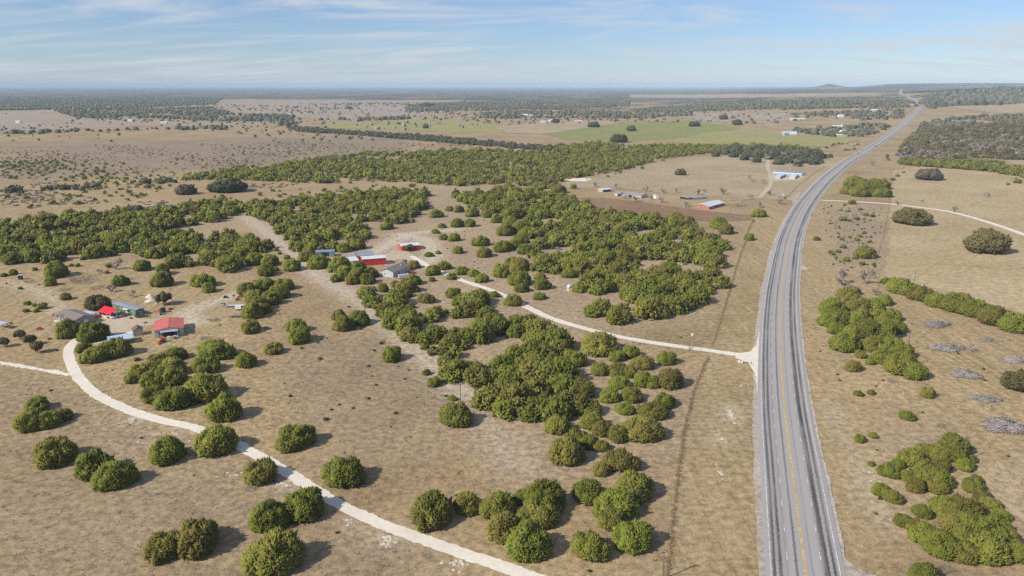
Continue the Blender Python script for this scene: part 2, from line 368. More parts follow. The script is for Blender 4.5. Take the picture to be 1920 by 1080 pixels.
# ------------------------------------------------------------------ ground sheet
def axis_lines(lo, hi, f0, f1, step, grow):
    a = list(np.arange(f0, f1 + 1e-6, step)); s = step
    while a[-1] < hi: s *= grow; a.append(a[-1] + s)
    s = step; b = [a[0]]
    while b[-1] > lo: s *= grow; b.append(b[-1] - s)
    return np.array(b[:0:-1] + a)
XS = axis_lines(-34000, 34000, -400, 540, 4.2, 1.085)
YS = axis_lines(-900, 42000, 90, 880, 4.2, 1.055)
GX, GY = np.meshgrid(XS, YS)
GZ = terr(GX, GY)
PX, PY = proj(GX, GY, GZ)
def terr(x, y):
    """height of the ground sheet itself"""
    x = np.asarray(x, float); y = np.asarray(y, float)
    i = np.clip(np.searchsorted(XS, x) - 1, 0, len(XS) - 2); j = np.clip(np.searchsorted(YS, y) - 1, 0, len(YS) - 2)
    a = np.clip((x - XS[i]) / (XS[i + 1] - XS[i]), 0, 1); b = np.clip((y - YS[j]) / (YS[j + 1] - YS[j]), 0, 1)
    return (GZ[j, i] * (1 - a) + GZ[j, i + 1] * a) * (1 - b) + (GZ[j + 1, i] * (1 - a) + GZ[j + 1, i + 1] * a) * b
vis = (GY > 60)
def blur(a, n):
    for _ in range(n):
        a = (a + np.roll(a, 1, 0) + np.roll(a, -1, 0) + np.roll(a, 1, 1) + np.roll(a, -1, 1)) / 5
    return a
def area(polys, n=2, val=1.0):
    r = np.zeros(GX.shape)
    for p in polys: r[inpoly(PX, PY, p) & vis] = val
    return blur(r, n)
def near_line(lines, width, n=1):
    r = np.zeros(GX.shape)
    for ln, w in lines:
        g = [at(*q) for q in ln]; d = seg_dist(GX, GY, [(p.x, p.y) for p in g])
        r = np.maximum(r, np.clip(1.3 - d / max(w, 2.2), 0, 1) * min(1.0, w / 2.2))
    return blur(r, n)

PALE = [[(440, 385), (560, 360), (960, 345), (1060, 375), (1360, 440), (1370, 500), (1330, 600), (1180, 620), (1290, 720), (1290, 770), (1230, 870), (1060, 900), (880, 790), (860, 720), (740, 640), (660, 560), (560, 480)],
        [(0, 405), (300, 380), (450, 385), (460, 420), (350, 470), (0, 500)],
        [(1590, 650), (1720, 700), (1700, 780), (1640, 830), (1600, 900), (1650, 960), (1760, 920), (1800, 800), (1720, 730)],
        [(1540, 380), (1660, 385), (1650, 500), (1560, 510)]]
GOLD = [[(0, 495), (300, 500), (460, 520), (440, 600), (330, 660), (90, 680), (0, 640)],
        [(1340, 640), (1420, 380), (1480, 380), (1425, 560), (1425, 660)], [(1260, 1080), (1330, 680), (1410, 700), (1425, 1080)],
        [(1500, 1080), (1500, 560), (1545, 380), (1570, 380), (1545, 520), (1545, 700), (1600, 1000), (1620, 1080)],
        [(1640, 700), (1700, 560), (1920, 640), (1920, 900), (1780, 800)], [(240, 330), (760, 300), (700, 345), (430, 360), (0, 400), (0, 360)]]
GREEN = [[(1350, 620), (1410, 480), (1430, 560), (1420, 640)], [(1150, 640), (1290, 600), (1330, 560), (1340, 640), (1290, 650)], [(1370, 700), (1410, 720), (1410, 850), (1360, 880)],
         [(1515, 760), (1545, 800), (1580, 980), (1560, 1000)]]
GREY = [[(0, 690), (400, 820), (700, 1000), (1000, 1080), (0, 1080)], [(560, 600), (720, 620), (860, 740), (760, 900), (560, 800), (520, 680)],
        [(1190, 1060), (1230, 760), (1260, 700), (1290, 690), (1260, 800), (1235, 1000)], [(0, 270), (800, 250), (700, 300), (200, 330), (0, 340)], [(1560, 390), (1650, 390), (1640, 500), (1560, 500)]]
pale = area(PALE[:2] + PALE[3:], 4) * 0.6 + area(PALE[2:3], 5) * 0.4
pale = np.maximum(pale, near_line([([(450, 395), (520, 450), (600, 520), (690, 570), (780, 650), (850, 720), (930, 830), (1000, 890)], 9),
                                   ([(700, 545), (800, 580), (900, 530)], 10)], 2))
lime = near_line([([(0, 528), (50, 538), (90, 552), (112, 585)], 2.6), ([(330, 610), (360, 580), (420, 560), (460, 545)], 5), ([(340, 590), (370, 605)], 6),
                  ([(700, 475), (760, 440), (800, 450), (815, 480), (790, 500)], 7), ([(740, 440), (860, 430)], 5),
                  ([(1920, 868), (1890, 880), (1872, 905), (1885, 945), (1915, 985)], 0.9),
                  ([(1375, 760), (1368, 790)], 1.6), ([(1360, 810), (1352, 835)], 1.3), ([(60, 200), (130, 222)], 25), ([(1610, 860), (1640, 950), (1700, 1000)], 1.2), ([(1560, 760), (1580, 830)], 1.0),
                  ([(525, 905), (540, 908)], 3.0), ([(722, 1003), (738, 1020)], 2.2), ([(650, 972), (665, 985)], 1.6), ([(245, 783), (256, 790)], 2.2), ([(320, 808), (340, 815)], 2.0), ([(1430, 560), (1408, 460)], 0.01)], 1)
lime = np.maximum(lime, 0.75 * near_line([([(452, 398), (520, 450), (600, 520), (690, 570), (730, 610)], 6), ([(730, 610), (800, 675), (850, 720), (885, 745)], 5), ([(885, 745), (930, 830), (1000, 890)], 1.0)], 2))
gold = area(GOLD, 5); green = area(GREEN, 6); grey = area(GREY, 6) * 0.5; grey = np.maximum(grey, area(GREY[3:4], 8) * 0.9)
dist = np.hypot(GX, GY)
wood = np.where((GY > 0), np.interp(dist, [0, 2300, 3400, 6000, 42000], [0, 0, 0.55, 0.75, 0.8]), 0.5)
wood = np.where((PX < 900) & (PX > -400) & (PY > 196) & vis, 0.0, wood)
WD_OPEN = [[(1185, 178), (1640, 174), (1660, 181), (1180, 183)], [(420, 186), (900, 189), (1000, 200), (700, 215), (380, 205)]]
wood = np.where(sum(inpoly(PX, PY, p) for p in WD_OPEN).astype(bool) & vis, 0.0, wood)
hill = np.exp(-(((GX - 2950) / 700) ** 2 + ((GY - 4500) / 620) ** 2)) + np.exp(-(((GX - 3900) / 600) ** 2 + ((GY - 5000) / 560) ** 2))
wood = np.maximum(wood, np.clip(hill * 1.6, 0, 1))
nx, ny = len(XS), len(YS)
idx = np.arange(nx * ny).reshape(ny, nx)
GF = np.stack([idx[:-1, :-1], idx[:-1, 1:], idx[1:, 1:], idx[1:, :-1]], -1).reshape(-1, 4)
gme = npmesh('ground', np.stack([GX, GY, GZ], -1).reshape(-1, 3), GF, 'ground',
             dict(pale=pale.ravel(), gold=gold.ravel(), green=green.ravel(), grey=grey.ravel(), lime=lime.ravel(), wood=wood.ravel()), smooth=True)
ground = tag(link('ground', gme), kind='structure')

# ------------------------------------------------------------------ sheets laid on the ground
rs = np.random.RandomState(5)
def sheet(name, poly, mat, off, jit=1.0, cell=None, kind='structure'):
    """a field or pad: the outline is put on the land, its edge made uneven, its inside follows the land"""
    import bmesh
    g = [at(*q) for q in poly]; pts = []
    for a, b in zip(g, g[1:] + g[:1]):
        n = max(2, min(60, int((b - a).length / (cell or 8))))
        for i in range(n):
            p = a.lerp(b, i / n); s = jit * 0.5
            pts.append(Vector((p.x + rs.normal(0, s), p.y + rs.normal(0, s * 1.5), 0)))
    bm = bmesh.new(); vs = [bm.verts.new(p) for p in pts]
    f = bm.faces.new(vs); bmesh.ops.triangulate(bm, faces=[f])
    size = max(max(p.x for p in pts) - min(p.x for p in pts), max(p.y for p in pts) - min(p.y for p in pts))
    for step in range(4):
        lim = max(9.0, size / 40)
        es = [e for e in bm.edges if e.calc_length() > lim]
        if not es: break
        bmesh.ops.subdivide_edges(bm, edges=es, cuts=1, use_grid_fill=False)
        bmesh.ops.triangulate(bm, faces=[q for q in bm.faces if len(q.verts) > 3])
    for v in bm.verts: v.co.z = T(v.co.x, v.co.y) + off
    bmesh.ops.recalc_face_normals(bm, faces=bm.faces)
    if sum(q.normal.z for q in bm.faces) < 0: bmesh.ops.reverse_faces(bm, faces=bm.faces)
    me = bpy.data.meshes.new(name); bm.to_mesh(me); bm.free(); me.materials.append(MAT[mat])
    return tag(link(name, me), kind=kind)
def resample(pts, ds, smooth=0):
    P = [Vector((p[0], p[1])) for p in pts]; P = [2 * P[0] - P[1]] + P + [2 * P[-1] - P[-2]]
    out = []
    for i in range(1, len(P) - 2):
        n = max(2, int((P[i + 1] - P[i]).length / ds * 4))
        for k in range(n):
            t = k / n; a, b, c, d = P[i - 1], P[i], P[i + 1], P[i + 2]
            out.append(0.5 * ((2 * b) + (c - a) * t + (2 * a - 5 * b + 4 * c - d) * t * t + (3 * b - a - 3 * c + d) * t ** 3))
    out.append(P[-2]); A = np.array([q[:] for q in out])
    s = np.concatenate([[0], np.cumsum(np.hypot(*np.diff(A, axis=0).T))])
    n = max(3, int(s[-1] / ds)); q = np.linspace(0, s[-1], n)
    A = np.stack([np.interp(q, s, A[:, 0]), np.interp(q, s, A[:, 1])], 1)
    for _ in range(smooth):
        A[1:-1] = (A[:-2] + 2 * A[1:-1] + A[2:]) / 4
    return A, q
def frame(A):
    d = np.gradient(A, axis=0); d /= np.linalg.norm(d, axis=1)[:, None]
    return d, np.stack([d[:, 1], -d[:, 0]], 1)          # tangent, right-hand side
def ribbon(name, A, s, us, mat, off, jit=0.0, kind='structure', parent=None):
    d, r = frame(A); us = np.array(us, float); n, m = len(A), len(us)
    U = np.repeat(us[None, :], n, 0)
    if jit:
        for side in (0, -1):
            w = rs.normal(0, jit, n); w2 = np.convolve(rs.normal(0, jit * 2.0, n), np.ones(9) / 9, 'same')
            U[:, side] += w * 0.6 + w2
    X = A[:, None, 0] + r[:, None, 0] * U; Y = A[:, None, 1] + r[:, None, 1] * U
    Z = terr(X, Y) + off
    V = np.stack([X, Y, Z], -1).reshape(-1, 3); uv = np.stack([U, np.repeat(s[:, None], m, 1)], -1).reshape(-1, 2)
    k = np.arange(n * m).reshape(n, m)
    F = np.stack([k[:-1, :-1], k[:-1, 1:], k[1:, 1:], k[1:, :-1]], -1).reshape(-1, 4)
    o = link(name, npmesh(name, V, F, mat, uv=uv), parent)
    if parent is None: tag(o, kind=kind)
    return o

# far and middle fields (each a real patch of land)
sheet('field', [(1052, 342), (1110, 335), (1250, 300), (1330, 292), (1450, 288), (1545, 300), (1580, 300), (1490, 375), (1440, 372), (1400, 372), (1250, 362), (1150, 352), (1060, 352)], 'field_tan', 0.06, 2)
sheet('field', [(1676, 318), (1760, 310), (1920, 330), (1990, 340), (2060, 600), (1920, 590), (1800, 553), (1662, 520), (1668, 440), (1672, 370)], 'field_gold', 0.06, 1.5)
sheet('ploughed_field', [(1088, 370), (1150, 372), (1250, 386), (1330, 396), (1412, 404), (1408, 413), (1330, 416), (1270, 410), (1190, 405), (1130, 396), (1090, 382)], 'ploughed', 0.10, 1.0)
sheet('caliche_pad', [(1058, 337), (1075, 334.5), (1100, 333.5), (1112, 336), (1098, 339.5), (1070, 340)], 'caliche', 0.14, 1.5)
sheet('sandy_yard', [(1452, 340), (1500, 338), (1512, 327), (1450, 318), (1443, 330)], 'sandy', 0.14, 1.0)
sheet('pasture', [(1020, 252), (1100, 238), (1180, 228), (1290, 226), (1390, 240), (1350, 247), (1240, 262), (1150, 266), (1060, 262)], 'field_green', 0.25, 6)
sheet('pasture', [(1250, 266), (1330, 248), (1420, 242), (1470, 251), (1560, 258), (1612, 262), (1560, 276), (1440, 272), (1300, 271)], 'field_olive', 0.35, 5)
sheet('pasture', [(600, 234), (760, 224), (880, 228), (960, 238), (940, 250), (850, 248), (720, 242), (620, 241)], 'field_olive', 0.25, 6)
sheet('field', [(930, 240), (1010, 228), (1110, 226), (1170, 229), (1100, 238), (1020, 251), (950, 250)], 'field_tan', 0.45, 6)
sheet('field', [(390, 204), (420, 192), (560, 190), (760, 193), (920, 196), (880, 203), (780, 218), (620, 224), (480, 214)], 'field_pink', 0.3, 10)
sheet('field', [(0, 212), (60, 207), (130, 222), (300, 228), (420, 230), (560, 233), (420, 237), (280, 236), (0, 247), (-160, 247), (-160, 212)], 'field_pink', 0.3, 8)
sheet('field', [(1300, 214), (1480, 213), (1480, 226), (1300, 228)], 'field_pink', 0.3, 8)
sheet('field', [(1180, 181.5), (1330, 178), (1480, 176), (1640, 175), (1655, 179), (1500, 182), (1330, 184)], 'field_pink', 0.8, 20)
sheet('field', [(1775, 200), (1850, 197), (1990, 192), (1990, 212), (1860, 212)], 'field_tan', 0.6, 8)
sheet('field', [(1850, 290), (1900, 284), (1990, 284), (1990, 312), (1900, 308)], 'field_tan', 0.2, 4)
sheet('field', [(1742, 232), (1790, 215), (1830, 222), (1760, 238)], 'field_tan', 0.4, 4)

# caliche drives and tracks
def px_path(pts, ds, smooth=4): return resample([(p.x, p.y) for p in (at(*q) for q in pts)], ds, smooth)
DRIVE = [(158, 628), (140, 640), (129, 655), (131, 675), (141, 698), (158, 720), (190, 745), (240, 768), (300, 787), (360, 801), (410, 818), (455, 838), (500, 864), (550, 893), (600, 926), (660, 958), (720, 985), (800, 1014), (880, 1042), (950, 1065), (1060, 1104)]
A, s = px_path(DRIVE, 0.8); ribbon('gravel_drive', A, s, [-1.95, -1.0, 0, 1.0, 1.95], 'caliche', 0.05, 0.2)
A, s = px_path([(772, 480), (800, 497), (830, 511), (870, 527), (920, 544), (960, 561), (1000, 582), (1040, 599), (1090, 614), (1150, 629), (1220, 642), (1290, 652), (1350, 660), (1400, 667), (1422, 670)], 0.9)
ribbon('gravel_drive', A, s, [-2.0, -1.0, 0, 1.0, 2.0], 'caliche', 0.05, 0.2)
A, s = px_path([(1530, 375), (1600, 378), (1660, 382), (1700, 386), (1780, 397), (1850, 416), (1920, 440), (2000, 470)], 2.0); ribbon('gravel_track', A, s, [-2.6, 0, 2.6], 'caliche', 0.09, 0.2)
A, s = px_path([(1480, 375), (1455, 373), (1430, 371), (1400, 373), (1360, 374)], 2.0); ribbon('sandy_track', A, s, [-2.3, 0, 2.3], 'sandy', 0.16, 0.25)
A, s = px_path([(1425, 371), (1437, 357), (1446, 343), (1444, 328), (1440, 314), (1441, 300)], 2.0); ribbon('sandy_track', A, s, [-2.6, 0, 2.6], 'sandy', 0.20, 0.3)
A, s = px_path([(1235, 367), (1270, 371), (1300, 374)], 2.0); ribbon('sandy_track', A, s, [-1.6, 0, 1.6], 'sandy', 0.16, 0.25)
A, s = px_path([(-40, 674), (0, 680), (60, 690), (132, 703)], 0.8); ribbon('gravel_track', A, s, [-1.1, 0, 1.1], 'caliche', 0.045, 0.4)
A, s = px_path([(250, 622), (215, 634), (185, 642), (152, 640)], 0.8); ribbon('gravel_track', A, s, [-1.6, 0, 1.6], 'caliche', 0.065, 0.3)
sheet('caliche_yard', [(180, 600), (205, 592), (255, 588), (262, 600), (300, 598), (285, 610), (262, 612), (240, 626), (215, 632), (190, 628), (196, 612)], 'sandy', 0.05, 1.2, 3)
sheet('caliche_yard', [(708, 484), (735, 470), (760, 470), (790, 488), (780, 497), (760, 488), (745, 486), (725, 498), (705, 492)], 'sandy', 0.045, 1.2, 3)
sheet('gravel_junction', [(1380, 663.5), (1405, 660), (1418, 648), (1426, 610), (1430, 560), (1436, 560), (1436, 800), (1428, 800), (1422, 740), (1415, 700), (1403, 681), (1380, 672.5)], 'caliche', 0.17, 0.5, 2)
def outcrop(px, w, h, n, turn=0.0):
    """flat limestone slabs breaking through the grass"""
    c = at(*px); k = mpp(c); V, F = [], []
    for _ in range(n):
        x, y = rs.normal(0, w * k * 0.28), rs.normal(0, h * k * 0.28); x, y = x * math.cos(turn) - y * math.sin(turn), x * math.sin(turn) + y * math.cos(turn)
        q = abs(rs.normal(0.16, 0.2)) + 0.08; b = len(V); m_ = 7; x += c.x; y += c.y
        ring = [(x + q * rs.uniform(0.6, 1.2) * math.cos(a), y + q * rs.uniform(0.6, 1.3) * math.sin(a)) for a in np.linspace(0, 2 * math.pi, m_, endpoint=False)]
        z = T(x, y) + rs.uniform(0.015, 0.035); V += [(a, b_, z) for a, b_ in ring] + [(x, y, z + 0.02)]
        F += [(b + i, b + (i + 1) % m_, b + m_) for i in range(m_)]
    tag(link('limestone_outcrop', npmesh('limestone_outcrop', np.array(V), np.array(F), 'limestone')), 'flat pale limestone breaking through the grass', 'rock', kind='stuff')
for a in (((1370, 777), 10, 60, 70, -0.12), ((528, 908), 34, 26, 40, 0), ((727, 1012), 26, 34, 40, 0), ((655, 978), 22, 20, 14, 0), ((248, 788), 16, 24, 26, 0), ((330, 812), 34, 18, 14, 0), ((1356, 822), 8, 50, 16, 0), ((1348, 885), 14, 60, 16, 0), ((860, 1060), 40, 40, 18, 0), ((1390, 722), 30, 20, 10, 0), ((1640, 905), 30, 90, 24, 0), ((420, 890), 60, 30, 10, 0), ((270, 830), 90, 40, 10, 0), ((365, 640), 20, 60, 16, 0)): outcrop(*a)

# ------------------------------------------------------------------ highway
CENTRE = [(1524, 1180), (1511, 1080), (1496, 965), (1480, 840), (1470, 760), (1463.5, 660), (1462.5, 600), (1464.5, 550), (1470, 507), (1478, 460), (1489, 426), (1508, 388), (1533, 355), (1553, 334), (1574, 316), (1600, 297), (1623, 284), (1645, 270), (1671, 251.5), (1687, 239), (1704, 225), (1720, 209), (1729, 199)]
HW, HS = px_path(CENTRE, 2.0, 60)
ext = [at(1716, 188), at(1702, 181), at(1688, 173), at(1691, 167)]
HW2, HS2 = resample([tuple(HW[-1])] + [(p.x, p.y) for p in ext], 20.0, 10)
U = [-8.7, -7.6, -6, -4, -2, 0, 2, 4, 6, 7.6, 8.6]
road = ribbon('highway', HW, HS, U, 'asphalt', 0.24, 0.05)
ribbon('highway', HW2, HS2 + HS[-1], [-10, 0, 10], 'asphalt', 0.9)
ribbon('road_verge', HW, HS, [-10.4, -8.5, 0, 8.5, 9.5], 'roadside_gravel', 0.14, 0.22)
for u in (-7.45, 7.45): ribbon('edge_line', HW, HS, [u - 0.1, u + 0.1], 'line_white', 0.265, 0, parent=road)
for u in (-0.18, 0.18): ribbon('centre_line', HW, HS, [u - 0.10, u + 0.10], 'line_yellow', 0.265, 0, parent=road)
dsh = MB(); dsh.box(-0.085, 0.085, -1.7, 1.7, 0, 0.012); dash_me = dsh.mesh('lane_dash', 'line_white')
tg, rt = frame(HW)
for u, ph in ((-3.7, 0.0), (3.7, 3.0)):
    for sv in np.arange(ph, 900, 12.2):
        i = min(int(sv / HS[1]), len(HW) - 1); x, y = HW[i] + rt[i] * u
        if HW[i][1] < 105: continue
        link('lane_dash', dash_me, road, (x, y, T(x, y) + 0.258), math.atan2(tg[i][1], tg[i][0]) - math.pi / 2)
sheet('asphalt_spur', [(1566, 1075), (1571, 1050), (1580, 1046), (1596, 1058), (1624, 1073), (1690, 1100), (1660, 1120), (1570, 1110)], 'roadside_gravel', 0.19, 0.2, 2)
sheet('asphalt_spur', [(1499, 498), (1505, 498), (1517, 506), (1500, 508)], 'roadside_gravel', 0.17, 0.2, 2)
sheet('asphalt_apron', [(1500, 362), (1486, 368), (1472, 372), (1472, 375), (1484, 376), (1487, 384), (1494, 384)], 'roadside_gravel', 0.19, 0.4, 3)
# ------------------------------------------------------------------ plants: shapes
def crown_np(seed, lobes, tufts, core, hgt=1.45, flat=1.0, spike=0.13, base=0.075, zlow=0.0, up=0.35, openness=0.0, lr=(0.30, 0.46), irr=0.0):
    """a crown of unit radius: rounded boughs, each set with small upright sprays of foliage"""
    r = np.random.RandomState(seed); C, R = [], []; ph = r.uniform(0, 6.28)
    for i in range(lobes):
        a = 2.4 * i + r.uniform(-0.5, 0.5); q = math.sqrt((i + 0.5) / lobes)
        rr = r.uniform(*lr) * (1 - 0.25 * openness); k = q * (1.0 - rr * 0.92) * (1 + irr * (0.5 * math.sin(a + ph) + 0.5 * math.sin(2 * a + 2 * ph)))
        top = hgt * math.sqrt(max(0.02, 1 - (k / 1.02) ** 2)) * (1 + (r.uniform(-0.2, 0.12) if irr else 0))
        lo = zlow + rr * 0.75
        zz = max(lo, top - rr * r.uniform(0.75, 1.0)) if r.rand() < 0.72 else r.uniform(lo, max(lo + 0.01, top - rr))
        C.append((k * math.cos(a) * r.uniform(0.9, 1.08), k * math.sin(a) * r.uniform(0.9, 1.08), zz * flat)); R.append(rr)
    for i in range(lobes // 2):                                       # skirt of low boughs
        a = 2 * math.pi * (i + r.uniform(-0.3, 0.3)) / (lobes // 2); rr = r.uniform(0.24, 0.36)
        k = (1.0 - rr * r.uniform(0.85, 1.15)) * (1 + irr * (0.5 * math.sin(a + ph) + 0.5 * math.sin(2 * a + 2 * ph))); C.append((k * math.cos(a), k * math.sin(a), zlow + rr * r.uniform(0.7, 1.3))); R.append(rr)
    C, R = np.array(C), np.array(R); V, F, tint = [], [], []; nb = 0
    iv, if_ = core
    for c, q in zip(C, R):
        jv = iv * (q * 0.80) * (1 + r.uniform(-0.12, 0.12, (len(iv), 1))) + c; jv[:, 2] = np.maximum(jv[:, 2], 0.01)
        V.append(jv); F.append(if_ + nb); nb += len(jv); tint.append(np.full(len(jv), 0.0) + r.uniform(0, 0.1, len(jv)))  # bough cores tinted dark: painted shade in the gaps between sprays
    n = int(tufts * 2.2); li = r.choice(len(C), n, p=R ** 2 / np.sum(R ** 2)); d = r.normal(size=(n, 3)); d /= np.linalg.norm(d, axis=1)[:, None]
    P = C[li] + d * R[li][:, None] * r.uniform(0.78, 1.06, (n, 1))
    dd = np.linalg.norm(P[:, None] - C[None], axis=2) / R[None]; dd[np.arange(n), li] = 9
    ok = (dd.min(1) > 0.80) & (P[:, 2] > 0.02); P, d, li = P[ok][:tufts], d[ok][:tufts], li[ok][:tufts]; n = len(P)
    big_ = (r.rand(n) < (0.02 if irr else 0.0)) & (d[:, 2] > 0.15)
    ax = d + np.array([0, 0, up]) + r.normal(0, 0.28, (n, 3)); ax /= np.linalg.norm(ax, axis=1)[:, None]
    u = np.cross(ax, r.normal(size=(n, 3))); u /= np.linalg.norm(u, axis=1)[:, None]; w = np.cross(ax, u)
    sz = r.uniform(0.65, 1.35, (n, 1)); sz[big_] *= 1.7; lobe_t = r.uniform(0, 0.35, len(C))[li]
    tv = np.empty((n, 4, 3))
    for k in range(3):
        t = 2 * math.pi * k / 3; tv[:, k] = P + (u * math.cos(t) + w * math.sin(t)) * base * sz - ax * 0.02
    tv[:, 3] = P + ax * spike * sz
    tv[:, :, 2] = np.maximum(tv[:, :, 2], 0.005)
    V.append(tv.reshape(-1, 3)); b = nb + 4 * np.arange(n)[:, None]
    F.append(np.concatenate([b + np.array([[0, 1, 3]]), b + np.array([[1, 2, 3]]), b + np.array([[2, 0, 3]])]))
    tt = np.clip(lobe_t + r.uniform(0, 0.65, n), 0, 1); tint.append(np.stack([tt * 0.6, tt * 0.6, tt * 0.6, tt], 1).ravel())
    return np.concatenate(V), np.concatenate(F), np.concatenate(tint)
def branch_np(seed, n0, levels, length, rad, spread, up, twig=0.6, sides=3, ground_r=0.0):
    """bare limbs that fork again and again, unit-high"""
    r = np.random.RandomState(seed); V, F = [], []; nb = 0
    stack = []
    for i in range(n0):
        a = 2 * math.pi * (i + r.rand() * 0.8) / n0; q = ground_r * math.sqrt(r.rand())
        d = Vector((math.cos(a) * spread, math.sin(a) * spread, up + r.uniform(-0.1, 0.2))).normalized()
        stack.append((Vector((math.cos(a) * q, math.sin(a) * q, 0)), d, length * r.uniform(0.7, 1.2), rad, levels))
    while stack:
        p, d, l, rr, lev = stack.pop()
        e = p + d * l; u = d.orthogonal().normalized(); w = d.cross(u); r2 = rr * 0.68
        for c, q in ((p, rr), (e, r2)):
            for k in range(sides):
                t = 2 * math.pi * k / sides; V.append((c + (u * math.cos(t) + w * math.sin(t)) * q)[:])
        for k in range(sides):
            k2 = (k + 1) % sides; F += [(nb + k, nb + k2, nb + sides + k2), (nb + k, nb + sides + k2, nb + sides + k)]
        nb += 2 * sides
        if lev > 0:
            for _ in range(3 if lev > 1 else 4):
                nd = (d + Vector(r.normal(0, 0.55, 3)) + Vector((0, 0, 0.12))).normalized()
                if nd.z < -0.25: nd.z = 0.1
                stack.append((p + d * l * r.uniform(0.55, 1.0), nd, l * r.uniform(0.5, 0.85), r2, lev - 1))
    V = np.array(V); V[:, 2] = np.maximum(V[:, 2], 0)
    k = max(np.abs(V[:, :2]).max(), 1e-3); z = V[:, 2].max()
    return V, np.array(F), k, z
def dome_np(seed, seg=5, hgt=1.3):
    r = np.random.RandomState(seed); V = []; ring = [(1.0, 0.12), (0.82, 0.72)]
    for k, (q, z) in enumerate(ring):
        for i in range(seg):
            a = 2 * math.pi * (i + 0.5 * (k % 2)) / seg; j = r.uniform(0.78, 1.18); V.append((q * j * math.cos(a), q * j * math.sin(a), z * hgt * r.uniform(0.8, 1.15)))
    V.append((r.uniform(-.2, .2), r.uniform(-.2, .2), hgt)); F = []
    for k in range(1):
        for i in range(seg):
            a, b = k * seg + i, k * seg + (i + 1) % seg; c, d = a + seg, b + seg; F += [(a, b, d), (a, d, c)]
    for i in range(seg): F.append((seg + i, seg + (i + 1) % seg, 2 * seg))
    V = np.array(V); V[:seg, 2] = 0
    return V, np.array(F), np.linspace(0.15, 0.8, len(V))

def scatter_mesh(name, protos, pts, label, cat, mat, sz=None):
    """many copies joined as real geometry; pts rows: x, y, z, radius, height factor, turn, tone"""
    Vs, Fs, ti, tr = [], [], [], []; nb = 0
    for i, (x, y, z, R, hf, a, tone) in enumerate(pts):
        V, F, t = protos[i % len(protos)]; c, s_ = math.cos(a) * R, math.sin(a) * R
        q = np.empty_like(V); q[:, 0] = V[:, 0] * c - V[:, 1] * s_ + x; q[:, 1] = V[:, 0] * s_ + V[:, 1] * c + y; q[:, 2] = V[:, 2] * R * hf + z
        Vs.append(q); Fs.append(F + nb); nb += len(V); ti.append(t); tr.append(np.full(len(V), tone))
    if not Vs: return None
    me = npmesh(name, np.concatenate(Vs), np.concatenate(Fs), mat, dict(tint=np.concatenate(ti), tree=np.concatenate(tr)))
    return tag(link(name, me), label, cat, kind='stuff')

rnd = random.Random(11)
JUN = [crown_np(100 + i, 24 + 2 * (i % 4), 2900, ICO1, hgt=0.98 + 0.08 * (i % 4), spike=0.145, base=0.052, up=0.6, lr=(0.19, 0.37), irr=0.24) for i in range(11)]
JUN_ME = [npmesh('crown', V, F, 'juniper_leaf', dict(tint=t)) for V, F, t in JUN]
JUN_LO = [crown_np(200 + i, 7, 95, ICO1, hgt=1.35, spike=0.22, base=0.15) for i in range(6)]
OAK = [crown_np(300 + i, 26, 2400, ICO1, hgt=1.15, spike=0.11, base=0.055, zlow=0.10, up=0.2, openness=0.3, lr=(0.2, 0.36), irr=0.18) for i in range(3)]
OAK_LO = [crown_np(320 + i, 9, 80, ICO1, hgt=1.0, spike=0.14, base=0.15, zlow=0.12, up=0.1) for i in range(4)]
BUSH = [crown_np(340 + i, 6, 170, ICO1, hgt=1.1, spike=0.30, base=0.12, up=0.6) for i in range(4)]
OPEN = [crown_np(360 + i, 10, 700, ICO1, hgt=1.25, spike=0.14, base=0.085, zlow=0.45, up=0.25, openness=0.9) for i in range(3)]
DOME = [dome_np(380 + i) for i in range(8)]
def trunk_mesh(seed, h, r0, forks, mat='bark'):
    r = random.Random(seed); m = MB(); m.tube((0, 0, -0.05), (0.02, 0.01, h * 0.45), r0, r0 * 0.75, 6)
    for i in range(forks):
        a = 2 * math.pi * (i + r.random() * 0.6) / forks
        m.tube((0.02, 0.01, h * 0.42), (math.cos(a) * h * 0.38, math.sin(a) * h * 0.38, h * r.uniform(0.8, 1.05)), r0 * 0.6, r0 * 0.2, 5)
    return m.mesh('trunk', mat)
JTR = [trunk_mesh(i, 0.85, 0.075, 4) for i in range(3)]; OTR = [trunk_mesh(i + 9, 0.75, 0.07, 5) for i in range(3)]

def crown_place(cx, cy, w, hf=1.0, mid=0.5):
    """ground point and crown radius of a plant whose outline is centred on this pixel and w pixels wide"""
    p = at(cx, cy); R = w * mpp(p) / 2
    for _ in range(2):
        p = at(cx, cy, R * mid * hf); R = w * mpp(p) / 2
    return Vector((p.x, p.y, T(p.x, p.y))), R
def plant(name, p, R, hf, crown, trunk, label, cat, group):
    o = empty(name, (p.x, p.y, p.z - 0.03), rnd.uniform(0, 6.28), label, cat, group)
    sx = R * rnd.uniform(0.9, 1.16)
    for nm, me in (('crown', crown), ('trunk', trunk)):
        if me is None: continue
        c = link(nm, me, o); c.scale = (sx, R * rnd.uniform(0.86, 1.06), R * hf)
    return o

